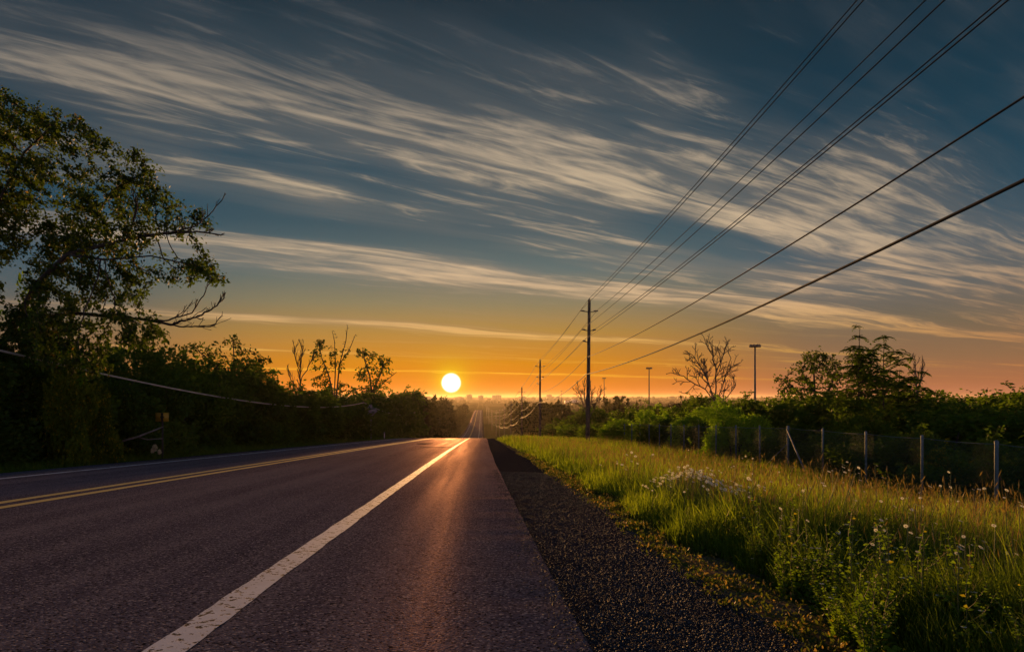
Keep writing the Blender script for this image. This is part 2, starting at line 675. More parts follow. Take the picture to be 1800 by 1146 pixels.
def make_ground():
    xs = np.unique(np.concatenate([np.linspace(-7000, -1000, 17), np.linspace(-1000, -120, 18), np.linspace(-120, -24, 25), np.arange(-24, -8.5, .5),
                                   np.array([-8, -4, -1, 0, .3]), np.arange(.5, 5, .25), np.arange(5, 24, .5), np.linspace(24, 120, 33),
                                   np.linspace(120, 1000, 23), np.linspace(1000, 7000, 17)]))
    ys = np.unique(np.concatenate([np.linspace(-60, 0, 13), np.arange(0, 20, .25), np.arange(20, 110, 1.0), np.arange(110, 400, 5), np.arange(400, 1200, 20),
                                   np.linspace(1200, 7400, 40)]))
    def zf(x, y):
        z = ground_z(x, y)
        xr = x - road_x(y)
        under = (xr > ROAD_L - .5) & (xr < 1.75)
        return np.where(under, z - .06 - .35 * np.clip((y - 60) / 200, 0, 1), z)
    V, F = grid(xs, ys, zf)
    o = put('ground', mesh_np('ground', V, [F], True), M['ground'], kind='structure')
    return o


make_ground()

YS_ROAD = np.unique(np.concatenate([np.arange(-20, 30, .5), np.arange(30, 120, 1.0), np.arange(120, 400, 4), np.arange(400, 1001, 12)]))


def strip(name, x0, x1, lift, mat, ys=YS_ROAD, cols=2, parent=None, wob=0.0, seed=0, skirt=0.0, camber=0.0, kind=None):
    """a sheet that follows the road; x0/x1 numbers or functions of y"""
    n = len(ys)
    a = x0(ys) if callable(x0) else np.full(n, x0)
    b = x1(ys) if callable(x1) else np.full(n, x1)
    if wob:
        a = a + wob * vnoise(ys * 0 + 3, ys, .35, seed) + wob * vnoise(ys * 0 + 3, ys, .12, seed + 1)
        b = b + wob * vnoise(ys * 0 + 7, ys, .35, seed + 2) + wob * vnoise(ys * 0 + 7, ys, .12, seed + 3)
    f = np.linspace(0, 1, cols)
    X_ = a[:, None] * (1 - f) + b[:, None] * f
    Y_ = np.repeat(ys[:, None], cols, 1)
    Z_ = road_z(Y_) + (lift(X_, Y_) if callable(lift) else lift)
    if skirt:
        X_ = np.concatenate([X_[:, :1], X_, X_[:, -1:]], 1)
        Y_ = np.concatenate([Y_[:, :1], Y_, Y_[:, -1:]], 1)
        Z_ = np.concatenate([Z_[:, :1] - skirt, Z_, Z_[:, -1:] - skirt], 1)
    X_ = X_ + road_x(Y_)
    V = np.stack([X_, Y_, Z_], -1).reshape(-1, 3)
    ny, nx = X_.shape
    i = np.arange(ny - 1)[:, None] * nx + np.arange(nx - 1)[None, :]
    F = np.stack([i, i + 1, i + nx + 1, i + nx], -1).reshape(-1, 4)
    return put(name, mesh_np(name, V, [F], False), mat, parent, kind=kind)


def road_lift(x, y):
    return 0.0 * x


YS_NEAR = np.unique(np.concatenate([np.arange(-4, 14, .06), np.arange(14, 30, .5), YS_ROAD[YS_ROAD > 30], YS_ROAD[YS_ROAD < -4]]))
road = strip('road', ROAD_L, lambda y: ROAD_R + .012 * vnoise(y * 0, y, 1.6, 21) + .005 * vnoise(y * 0, y, .25, 22) + .006 * np.clip(y - 8, 0, 50),
             0.0, M['asphalt'], ys=YS_NEAR, cols=14, skirt=.08, kind='structure')
strip('edge_line', -1.205, -1.055, .004, M['white_paint'], ys=YS_NEAR, parent=road, wob=.005, seed=31)
strip('edge_line', -7.98, -7.84, .004, M['white_paint'], parent=road, wob=.005, seed=41)
strip('centre_line', -5.01, -4.86, .004, M['yellow_paint'], parent=road, wob=.005, seed=51)
strip('centre_line', -5.35, -5.2, .004, M['yellow_paint'], parent=road, wob=.005, seed=61)
strip('gravel_shoulder', lambda y: ROAD_R - .05 + 0 * y, gravel_edge, lambda x, y: -.028 - .03 * np.clip(x - ROAD_R, 0, 2) + .002 * vnoise(x, y, .18, 4) - .004,
      M['gravel'], ys=np.unique(np.concatenate([np.arange(-4, 16, .1), YS_ROAD])), cols=12, skirt=.08, kind='structure')
strip('gravel_shoulder', -9.5, ROAD_L + .05, lambda x, y: -.035 - .05 * np.clip(ROAD_L - x, 0, 2), M['gravel'], cols=4, skirt=.1, kind='structure')
def verge_lift(x, y):
    a = -.085 - .06 * np.clip(x - GRAV_R, 0, 2) + .014 * vnoise(x, y, .22, 14) + .010 * vnoise(x, y, .07, 15)
    b = ground_z(x + road_x(y), y) - road_z(y) + .006 + .012 * vnoise(x, y, .08, 15)
    f = np.clip((x - 1.5) / .3, 0, 1)
    return a * (1 - f) + b * f


strip('verge', lambda y: gravel_edge(y) - .12, lambda y: 2.1 + .0 * y,
      verge_lift,
      M['earth'], ys=np.unique(np.concatenate([np.arange(-4, 16, .1), YS_ROAD[YS_ROAD < 90]])), cols=12, skirt=.12, kind='structure')


# a side road leaving to the left in the dip
def side_road():
    xs = np.linspace(-75, float(road_x(306)) + ROAD_L + .3, 20)
    ys = np.linspace(301, 311, 5)
    V, F = grid(xs, ys, lambda x, y: road_z(y) - .012 + np.clip((-x - 12) / 60, 0, 1) * 1.5)
    put('side_road', mesh_np('side_road', V, [F]), M['asphalt'], kind='structure')


side_road()


# tar patches on the lane ahead
def tar_patch(x, y, w, l, seed, parent):
    n = 26
    V = [(x + road_x(y), y, float(road_z(y)) + .003)]
    for i in range(n):
        a = 2 * math.pi * i / n
        k = 1 + .18 * float(vnoise(math.cos(a) * 2 + seed, math.sin(a) * 2, .7, seed))
        px, py = x + w * k * math.cos(a), y + l * k * math.sin(a)
        V.append((px + road_x(py), py, float(road_z(py)) + .003))
    F = [(0, i + 1, (i + 1) % n + 1) for i in range(n)]
    mb = MB().add(V, F)
    put('tar_patch', mb.mesh('tar_patch'), M['tar'], parent)


M['tar'] = plain('tar', (.04, .036, .042), .8, vary=.2, scale=5, spec=.0)
tar_patch(-1.9, 32.5, 1.0, .5, 1, road)
tar_patch(-3.3, 42.0, .5, 1.6, 2, road)


# ------------------------------------------------------------------ poles and wires
def gz(x, y):
    return float(ground_z(x, y))


POLE_X = 9.65
POLES_Y = [-4.0, 58.8, 102.5, 143.0, 186.0, 229.0, 275.0, 321.0, 405.0, 500.0, 600.0]
# height of each conductor above the eye at the pole by the bare bush, and how far out it sits
COND = [('top', 8.50, 0.0), ('arm', 7.50, -.72), ('arm', 7.50, .72), ('arm', 5.88, -.55), ('arm', 5.88, .55), ('arm', 4.90, -.48),
        ('tel', 3.43, -.16), ('tel', 1.96, -.20)]
P1_BASE = -3.62 + EYE


def pole_base(y):
    if y < 0:
        return P1_BASE + .0505 * (58.8 - y)
    return float(np.interp(y, [58.8, 102.5, 143, 186], [P1_BASE, -6.4 + EYE, -9.9 + EYE, -13.1 + EYE])) if y < 186 else gz(POLE_X, y)


def make_pole(y, label, lean=0.0):
    b = pole_base(y)
    root = thing('utility_pole', label, 'utility pole', (POLE_X, y, b), group='wooden poles of the roadside power line')
    root.rotation_euler = (0, lean, 0)
    H = 12.0
    put('shaft', MB().tube([(0, 0, -.6), (0, 0, 0), (0, 0, 4), (0, 0, 8), (0, 0, H)], [.19, .185, .165, .145, .12], 12).mesh('shaft', True), M['pole_wood'], root)
    for kind, zr, dx in COND:
        z = zr - (P1_BASE - EYE)
        if kind == 'top':
            br = put('insulator_pin', MB().tube([(0, 0, H - .1), (0, 0, H + .05)], .02, 6).mesh('insulator_pin'), M['mast_steel'], root)
            put('insulator', MB().tube([(0, 0, H + .05), (0, 0, H + .07), (0, 0, H + .11), (0, 0, H + .13)], [.03, .06, .045, .02], 8).mesh('insulator'), M['porcelain'], br)
        elif kind == 'arm':
            s = 1 if dx > 0 else -1
            br = put('insulator_arm', MB().tube([(s * .1, 0, z - .16), (dx * .9, 0, z - .10), (dx, 0, z - .1)], [.045, .03, .03], 6).mesh('insulator_arm'), M['mast_steel'], root)
            mb = MB()
            prof = []
            rr = []
            for i in range(4):
                prof += [(dx * (.55 + .11 * i), 0, z - .1 + .01 * i), (dx * (.58 + .11 * i), 0, z - .1 + .01 * i)]
                rr += [.085, .05]
            mb.tube(prof, rr, 8)
            mb.tube([(dx, 0, z - .13), (dx, 0, z + .0)], [.05, .03], 8)
            put('insulator', mb.mesh('insulator'), M['porcelain'], br)
        else:
            put('cable_clamp', MB().box((dx * .75, 0, z), (.16, .1, .07)).mesh('cable_clamp'), M['mast_steel'], root)
    return root


_ones = ['', 'first', 'second', 'third', 'fourth', 'fifth', 'sixth', 'seventh', 'eighth', 'ninth', 'tenth', 'eleventh', 'twelfth', 'thirteenth', 'fourteenth',
         'fifteenth', 'sixteenth', 'seventeenth', 'eighteenth', 'nineteenth']
_tens = {2: ('twentieth', 'twenty'), 3: ('thirtieth', 'thirty'), 4: ('fortieth', 'forty'), 5: ('fiftieth', 'fifty'), 6: ('sixtieth', 'sixty')}
ordinal = [_ones[n] if n < 20 else (_tens[n // 10][0] if n % 10 == 0 else _tens[n // 10][1] + '-' + _ones[n % 10]) for n in range(70)]
for k, y in enumerate(POLES_Y):
    if k == 0:
        lb = 'wooden utility pole standing beside the camera, outside the picture'
    elif k == 1:
        lb = 'tallest wooden utility pole, standing in the roadside grass before the small bare tree'
    elif k == 2:
        lb = 'second tallest utility pole along the road, its wires reaching the tallest pole'
    else:
        lb = 'small far utility pole in the dip, %s in the line counted from the tallest' % ordinal[k]
    make_pole(y, lb, R(.7) if k == 1 else R(.2))


def catenary(a, b, sag, n):
    P = []
    for i in range(n + 1):
        t = i / n
        p = a.lerp(b, t)
        p.z -= sag * 4 * t * (1 - t)
        P.append(p)
    return P


WIRE_WORDS = ['topmost thin power wire running over the pole tops', 'power wire on the upper arm, road side of the poles',
              'power wire on the upper arm, field side of the poles', 'power wire on the middle arm, road side of the poles',
              'power wire on the middle arm, field side of the poles', 'power wire on the lowest single arm of the poles',
              'upper of the two thicker communication cables strung below the power wires',
              'lowest and thickest black communication cable along the poles, pale in the distance']
for (kind, zr, dx), words in zip(COND, WIRE_WORDS):
    pts = []
    rad = {'top': .016, 'arm': .016, 'tel': .022}[kind]
    if zr < 2:
        rad = .034
    for k in range(len(POLES_Y) - 1):
        ya, yb = POLES_Y[k], POLES_Y[k + 1]
        off = zr - (P1_BASE - EYE) + (.13 if kind == 'top' else .0)
        if kind == 'top':
            off = 12.13
        def att(y, i):
            # the leaning pole carries its arms with it
            lean = R(.7) if i == 1 else R(.2)
            return Vector((POLE_X + dx + off * math.sin(lean), y, pole_base(y) + off))
        sag = (.35 if kind != 'tel' else .75) * ((yb - ya) / 45.0) ** 1.3
        if kind == 'tel' and k > 0:
            sag *= .9
        sag = min(sag, 2.0)
        if kind == 'tel' and k == 0:
            sag = .78
        seg = catenary(att(ya, k), att(yb, k + 1), sag, 22 if k == 0 else 12)
        pts += seg if k == 0 else seg[1:]
    mat = M['wire']
    o = put('overhead_wire' if kind != 'tel' else 'communication_cable', MB().tube(pts, rad, 6).mesh('overhead_wire', True), mat)
    tag(o, words, 'wire' if kind != 'tel' else 'cable', 'wires strung along the roadside poles')

# the pale cable on the other side of the road
LX = -10.3
lp = [(3.2, 2.3), (63.0, -.50), (122.0, -2.45)]
LSAG = [1.2, .92]
pts = []
for k in range(2):
    a = Vector((LX, lp[k][0], lp[k][1] + EYE))
    b = Vector((LX, lp[k + 1][0], lp[k + 1][1] + EYE))
    seg = catenary(a, b, LSAG[k], 30)
    pts += seg if k == 0 else seg[1:]
tag(put('pale_cable', MB().tube(pts, .026, 7).mesh('pale_cable', True), M['pale_cable']),
    'pale sagging cable strung low in front of the dark roadside thicket', 'cable')
for k, (y, z) in enumerate(lp):
    g = gz(LX, y)
    root = thing('cable_pole', ['short wooden pole carrying the pale cable beside the big roadside tree', 'short wooden pole carrying the pale cable behind the diamond sign',
                                'far short wooden pole at the end of the pale cable'][k], 'pole', (LX - .07, y, g), group='short poles of the pale cable')
    put('shaft', MB().tube([(0, 0, -.4), (0, 0, z + EYE - g + .12)], [.07, .055], 9).mesh('shaft', True), M['bark'], root)
    put('cable_clamp', MB().box((.06, 0, z + EYE - g), (.06, .08, .06)).mesh('cable_clamp'), M['mast_steel'], root)


# ------------------------------------------------------------------ tall mast lights
def mast(px, py, d, label):
    x = rel(px - 836, d)
    top = EYE - rel(py - 698, d)
    g = gz(x, d)
    root = thing('mast_light', label, 'mast light', (x, d, g), group='tall mast lights beyond the field')
    H = top - g
    put('mast', MB().tube([(0, 0, -.5), (0, 0, H * .5), (0, 0, H)], [.42, .34, .24], 10).mesh('mast', True), M['mast_steel'], root)
    put('ring', MB().tube([(0, 0, H - .5), (0, 0, H - .35), (0, 0, H - .1), (0, 0, H)], [.5, .75, .75, .4], 12).mesh('ring'), M['mast_steel'], root)
    for i in range(8):
        a = 2 * math.pi * i / 8 + .2
        c, s = math.cos(a), math.sin(a)
        arm = put('lamp_arm', MB().tube([(c * .5, s * .5, H - .25), (c * 1.15, s * 1.15, H - .25)], .07, 6).mesh('lamp_arm'), M['mast_steel'], root)
        put('lamp_head', MB().tube([(c * 1.25, s * 1.25, H - .72), (c * 1.25, s * 1.25, H - .45), (c * 1.25, s * 1.25, H - .1), (c * 1.25, s * 1.25, H + .12)],
                                   [.46, .46, .34, .16], 9).mesh('lamp_head'), M['mast_steel'], arm)


mast(1327, 606, 200, 'tallest mast light, between the wide bare tree and the leafy trees')
mast(1141, 646, 350, 'mast light standing alone between the tall pole and the wide bare tree')
mast(1062, 664, 547, 'small far mast light just behind the small bare tree')
mast(987, 687, 1000, 'tiny mast light on the skyline between two utility poles')


# ------------------------------------------------------------------ chain-link fence
def make_fence():
    fx = 11.9
    ys = [13.0 + 2.6 * i for i in range(17)]
    root = thing('chain_link_fence', 'grey chain-link fence on steel posts between the long grass and bushes', 'fence', (fx, 13.0, gz(fx, 13.0)))
    inv = Vector(root.location)
    tops = {}
    for i, y in enumerate(ys):
        g = gz(fx, y)
        top = EYE + float(np.interp(y, [13, 15.6, 18.2, 26, 36.4, 60], [-1.06, -1.07, -1.09, -1.17, -1.55, -2.4]))
        tops[y] = (g, top)
        r = .042 if i in (1, 5) else .032
        tilt = .03 * float(vnoise(i * 3.3, 1.0, 1.0, 8))
        p = put('post', MB().tube([(0, 0, -.4), (tilt * .3, 0, top - g - .02), (tilt * .3, 0, top - g + .06), (tilt * .3, 0, top - g + .09)], [r, r, r * 1.15, r * .4], 9).mesh('post', True),
                M['galvanised'], root)
        p.location = Vector((fx, y, g)) - inv
    for a, b in zip(ys[:-1], ys[1:]):
        A, B = Vector((fx + .03, a, tops[a][1])), Vector((fx + .03, b, tops[b][1]))
        w = MB().tube([p - inv for p in catenary(A, B, .03, 5)], .008, 5).mesh('top_wire')
        put('top_wire', w, M['galvanised'], root)
    # slanting brace at the strong post
    y0, y1 = ys[5], ys[5] - 1.9
    br = MB().tube([Vector((fx - .04, y0, tops[y0][1] - .05)) - inv, Vector((fx - .12, y1, gz(fx, y1) + .1)) - inv], .028, 8).mesh('brace')
    put('brace', br, M['galvanised'], root)
    y2 = ys[5] + 2.2
    br = MB().tube([Vector((fx - .02, y0, tops[y0][1] - .6)) - inv, Vector((fx - .02, y2, gz(fx, y2) + .3)) - inv], .014, 6).mesh('brace')
    put('brace', br, M['galvanised'], root)
    # woven wire
    V, F = [], []
    step, w = .075, .0018
    y_lo, y_hi = ys[0], 44.0
    ty = np.array(ys)
    tt = np.array([tops[y][1] for y in ys])
    n = 0
    for sgn in (1, -1):
        y = y_lo - 2.0
        while y < y_hi:
            P = []
            for q in np.linspace(0, 1, 4):
                yy = y + sgn * 1.55 * q + (1.55 if sgn < 0 else 0)
                top = float(np.interp(yy, ty, tt))
                P.append((fx + .035, yy, top - 1.62 + 1.60 * q))
            if P[0][1] > y_lo and P[-1][1] > y_lo and P[0][1] < y_hi and P[-1][1] < y_hi:
                for i in range(3):
                    a, b = P[i], P[i + 1]
                    V += [(a[0], a[1] - w, a[2]), (a[0], a[1] + w, a[2]), (b[0], b[1] + w, b[2]), (b[0], b[1] - w, b[2])]
                    F.append((n, n + 1, n + 2, n + 3))
                    n += 4
            y += step
    V = np.array(V) - np.array(inv)
    put('wire_mesh', mesh_np('wire_mesh', V, [np.array(F)]), M['galvanised'], root, kind='stuff')


make_fence()


# ------------------------------------------------------------------ signs and markers
def diamond_sign():
    x, y = -9.5, 62.0
    g = gz(x, y)
    root = thing('diamond_sign', 'grey diamond-shaped road sign on a post below the pale cable', 'road sign', (x, y, g))
    zc = EYE - rel(722 - 698, y) - g
    put('post', MB().tube([(0, .03, -.4), (0, .03, zc + .5)], .035, 8).mesh('post'), M['sign_back'], root)
    s = .60
    V = []
    for dy in (-.012, 0.0):
        V += [(0, dy, zc - s), (s, dy, zc), (0, dy, zc + s), (-s, dy, zc)]
    pl = MB().add(V, [(0, 1, 2, 3), (7, 6, 5, 4), (0, 4, 5, 1), (1, 5, 6, 2), (2, 6, 7, 3), (3, 7, 4, 0)])
    plate = put('plate', pl.mesh('plate'), M['sign_back'], root)
    for h in (-.2, .2):
        put('bracket', MB().box((0, -.022, zc + h), (.5, .014, .05)).mesh('bracket'), M['mast_steel'], plate)


diamond_sign()


def checker_sign():
    d = 20.9
    x = rel(285 - 836, d)
    g = gz(x, d)
    root = thing('yellow_sign', 'small yellow two-way sign with black centre half hidden in the dark thicket', 'road sign', (x, d, g))
    zc = EYE - rel(733 - 698, d) - g
    put('post', MB().tube([(0, .03, -.4), (0, .03, zc)], .03, 8).mesh('post'), M['bark'], root)
    plate = put('plate', MB().box((0, 0, zc), (.40, .012, .27)).mesh('plate'), M['sign_yellow'], root)
    # the black symbol between the two yellow fields: a bar that swells in the middle
    V = [(-.02, -.009, zc - .13), (.045, -.009, zc - .13), (.03, -.009, zc - .06), (.06, -.009, zc), (.03, -.009, zc + .06), (.045, -.009, zc + .13),
         (-.045, -.009, zc + .13), (-.03, -.009, zc + .06), (-.06, -.009, zc), (-.03, -.009, zc - .06)]
    put('symbol', MB().add(V, [tuple(range(10))]).mesh('symbol'), M['sign_black'], plate)


checker_sign()


def delineator():
    d = 70.0
    x = rel(730 - 836, d) - 2.75
    x = -9.35
    g = gz(x, d)
    root = thing('marker_post', 'tiny white roadside marker post past the diamond sign', 'marker post', (x, d, g))
    put('post', MB().box((0, 0, .35), (.09, .03, 1.1)).mesh('post'), M['white_wall'], root)
    put('reflector', MB().box((0, -.02, .78), (.07, .012, .14)).mesh('reflector'), M['galvanised'], root)


delineator()


# ------------------------------------------------------------------ far buildings
def far_block(px, w_px, top, d, label, name='far_building', mat='dark_wall', depth=22, storeys=4, pitched=False, n=5):
    x = rel(px - 836, d)
    w = rel(w_px, d)
    g = gz(x, d) - 1
    zt = EYE - rel(top - 698, d)
    H = max(zt - g, 4.0)
    root = thing(name, label, 'building', (x, d, g), group='buildings on the skyline' if name == 'far_building' else None)
    put('wall', MB().box((0, 0, H / 2), (w, depth, H)).mesh('wall'), M[mat], root)
    if pitched:
        V = [(-w * .54, -depth * .55, H), (w * .54, -depth * .55, H), (w * .54, depth * .55, H), (-w * .54, depth * .55, H), (-w * .54, 0, H + w * .28), (w * .54, 0, H + w * .28)]
        put('roof', MB().add(V, [(0, 1, 5, 4), (2, 3, 4, 5), (0, 4, 3), (1, 2, 5), (3, 2, 1, 0)]).mesh('roof'), M['roofing'], root)
    else:
        rf = put('roof', MB().box((0, 0, H + .25), (w + .6, depth + .6, .5)).mesh('roof'), M['roofing'], root)
        put('roof_plant', MB().box((w * .12, 0, H + 1.6), (w * .4, depth * .4, 2.2)).mesh('roof_plant'), M[mat], rf)
    win = MB().box((0, 0, 0), (w / (n * 1.9), .3, H / (storeys * 2.2))).mesh('window')
    for i in range(n):
        for j in range(storeys):
            o = put('window', win, M['glass'], root)
            o.location = (-w / 2 + w * (i + .5) / n, -depth / 2 - .05, H * (j + .55) / storeys)


SKY = [(728, 13, 697, 'squat'), (752, 12, 697.5, 'low'), (808, 15, 698, 'long low'), (825, 10, 694, 'stepped'), (845, 9, 695.5, 'small square'), (873, 16, 695, 'wide flat-topped'),
       (918, 12, 697, 'plain'), (965, 9, 694, 'narrow'), (980, 6, 697, 'slim'), (1008, 7, 698, 'little'), (1094, 12, 696, 'broad'), (1181, 9, 697, 'boxy'), (1196, 9, 696, 'square')]
near_word = ['behind the thicket end', 'left of the sun', 'below the sun', 'right of the sun', 'above the road end', 'between the road end and the pole line',
             'behind the far pole', 'right of the second pole', 'next to the narrow block', 'beside the tiny mast', 'right of the small bare tree',
             'left of the wide bare tree', 'touching the boxy block by the wide bare tree']
for (px, w, top, wd), nw in zip(SKY, near_word):
    far_block(px, w, top, 3400, '%s dark far building on the skyline %s' % (wd, nw), depth=30)
far_block(905, 13, 727, 690, 'tiny white house in the valley behind the far poles', 'white_house', 'white_wall', 9, 2, True, 3)
far_block(1006, 26, 704, 1900, 'pale long building on the plain left of the small bare tree', 'pale_building', 'white_wall', 25, 2, False, 6)


# ------------------------------------------------------------------ plants: building blocks
def unit(v):
    return v / np.maximum(np.linalg.norm(v, axis=-1, keepdims=True), 1e-9)


def leaf_arrays(P, D, L, W, rng, fold=.25, droop=0.0):
    """one four-cornered, folded leaf per point"""
    n = len(P)
    D = unit(D)
    S = unit(np.cross(D, unit(rng.normal(size=(n, 3)))))
    U = np.cross(S, D)
    L = np.broadcast_to(np.asarray(L, float), (n,))[:, None]
    W = np.broadcast_to(np.asarray(W, float), (n,))[:, None]
    dn = np.array([[0, 0, -1.0]])
    V = np.stack([P,
                  P + D * L * .48 + S * W * .5 + U * W * fold,
                  P + D * L + dn * L * droop,
                  P + D * L * .48 - S * W * .5 + U * W * fold], 1)
    i = np.arange(n)[:, None] * 4
    return V.reshape(-1, 3), np.concatenate([i + np.array([[0, 1, 2, 3]])], 0)


def grow(lines, attr, step, infl, kill, iters=80):
    """space colonisation: limbs given as polylines, twigs grown towards the attractor points"""
    pos, par = [], []
    for ln in lines:
        ln = [np.array(p, float) for p in ln]
        prev = None
        if pos:
            dd = np.linalg.norm(np.array(pos) - ln[0], axis=1)
            prev = int(dd.argmin())
        for a, b in zip(ln[:-1], ln[1:]):
            m = max(1, int(np.linalg.norm(b - a) / step))
            for k in range(m):
                p = a + (b - a) * (k / m)
                if prev is not None and np.linalg.norm(p - pos[prev]) < step * .2:
                    continue
                pos.append(p)
                par.append(-1 if prev is None else prev)
                prev = len(pos) - 1
        pos.append(ln[-1])
        par.append(prev)
    attr = np.array(attr, float)
    P = np.array(pos)
    dist = np.full(len(attr), 1e9)
    near = np.zeros(len(attr), int)
    def update(idx0):
        nonlocal dist, near
        Q = P[idx0:]
        if not len(Q) or not len(attr):
            return
        dd = np.linalg.norm(attr[:, None] - Q[None], axis=2)
        j = dd.argmin(1)
        d = dd[np.arange(len(attr)), j]
        b = d < dist
        dist[b] = d[b]
        near[b] = j[b] + idx0
    update(0)
    rng = np.random.default_rng(len(attr) + 11)
    for _ in range(iters):
        act = dist < infl
        if not act.any():
            break
        idx = near[act]
        dirs = unit(attr[act] - P[idx])
        acc = {}
        for i, d in zip(idx, dirs):
            acc[i] = acc.get(i, 0) + d
        new, npar = [], []
        for i, d in acc.items():
            d = d / max(np.linalg.norm(d), 1e-6) + rng.normal(size=3) * .22
            new.append(P[i] + d / max(np.linalg.norm(d), 1e-6) * step)
            npar.append(i)
        k0 = len(P)
        P = np.concatenate([P, np.array(new)])
        par += npar
        update(k0)
        keep = dist > kill
        attr, dist, near = attr[keep], dist[keep], near[keep]
        if not len(attr) or len(P) > 9000:
            break
    return P, np.array(par)


def branch_mesh(name, P, par, tip, k=5, expo=2.4, rmax=1e9):
    n = len(P)
    child = [[] for _ in range(n)]
    for i, p in enumerate(par):
        if p >= 0:
            child[p].append(i)
    r = np.zeros(n)
    order = []
    stack = [i for i in range(n) if par[i] < 0]
    while stack:
        i = stack.pop()
        order.append(i)
        stack += child[i]
    for i in reversed(order):
        r[i] = tip if not child[i] else (sum(r[c] ** expo for c in child[i])) ** (1 / expo) * 1.004
    r = np.minimum(r, rmax)
    D = np.zeros((n, 3))
    for i in range(n):
        if par[i] >= 0:
            D[i] = P[i] - P[par[i]]
        elif child[i]:
            D[i] = P[child[i][0]] - P[i]
    D = unit(D)
    ref = np.where(np.abs(D[:, 2:3]) < .92, np.array([[0, 0, 1.0]]), np.array([[0, 1.0, 0]]))
    A = unit(np.cross(D, ref))
    B = np.cross(D, A)
    th = 2 * np.pi * np.arange(k) / k
    ring = lambda c, rad: c[:, None] + (A[:, None] * np.cos(th)[None, :, None] + B[:, None] * np.sin(th)[None, :, None]) * rad[:, None, None]
    ids = np.array([i for i in range(n) if par[i] >= 0])
    pr = par[ids]
    # each length of wood has its own foot ring, a little inside its parent
    foot_r = np.where(np.array([len(child[p]) for p in pr]) > 1, np.minimum(r[pr], r[ids] * 1.25), r[pr])
    Vtop = (P[ids][:, None] + (A[ids][:, None] * np.cos(th)[None, :, None] + B[ids][:, None] * np.sin(th)[None, :, None]) * r[ids][:, None, None])
    Vbot = (P[pr][:, None] + (A[ids][:, None] * np.cos(th)[None, :, None] + B[ids][:, None] * np.sin(th)[None, :, None]) * foot_r[:, None, None])
    V = np.concatenate([Vbot, Vtop], 1).reshape(-1, 3)
    base = np.arange(len(ids))[:, None] * 2 * k
    F = []
    for j in range(k):
        j2 = (j + 1) % k
        F.append(base + np.array([[j, j2, k + j2, k + j]]))
    return mesh_np(name, V, [np.concatenate(F)], True), r, child


def ellipsoid(rng, n, c, rad, shell=0.0):
    u = unit(rng.normal(size=(n, 3)))
    q = rng.random((n, 1)) ** (1 / 3)
    q = shell + (1 - shell) * q
    return np.array(c) + u * q * np.array(rad)


def tree(name, label, cat, base, lines, attr, step, infl, kill, tip, leaf, bark, leafmat, per=5, thin=2.0, group=None, bare=None, seed=1, k=5, droop=.25, spread=.5,
         rmax=1e9, wide=.55, twigs=None, expo=2.4):
    """base: world foot; lines and attr in world coordinates. leaf 0 leaves the tree bare"""
    rng = np.random.default_rng(seed)
    base = np.array(base, float)
    P, par = grow([[np.array(q) - base for q in ln] for ln in lines], np.array(attr) - base, step, infl, kill)
    n_leafy = len(P)
    if twigs:
        tw = Twigs(P, par, seed + 50, .25, .5, .55, 3)
        for ln, hh in twigs:
            tw.stem([np.array(q) - base for q in ln], hh, .2, .4)
        P, par = np.array(tw.P), np.array(tw.par)
    me, r, child = branch_mesh('trunk', P, par, tip, k, expo=expo, rmax=rmax)
    root = thing(name, label, cat, tuple(base), group=group)
    put('trunk', me, bark, root)
    if leaf:
        tw = np.array([i for i in range(n_leafy) if r[i] < tip * thin and par[i] >= 0])
        if bare is not None:
            ok = np.array([not bare(P[i] + base) for i in tw])
            tw = tw[ok]
        rep = np.repeat(tw, per)
        q = P[rep] + (P[par[rep]] - P[rep]) * rng.random((len(rep), 1)) + rng.normal(size=(len(rep), 3)) * leaf * spread
        d = unit(P[rep] - P[par[rep]]) + rng.normal(size=(len(rep), 3)) * .8 + np.array([[0, 0, -droop]])
        sz = leaf * (.65 + .7 * rng.random(len(rep)))
        V, F = leaf_arrays(q, d, sz, sz * wide, rng, .2, .15)
        put('crown', mesh_np('crown', V, [F]), leafmat, root)
    return root


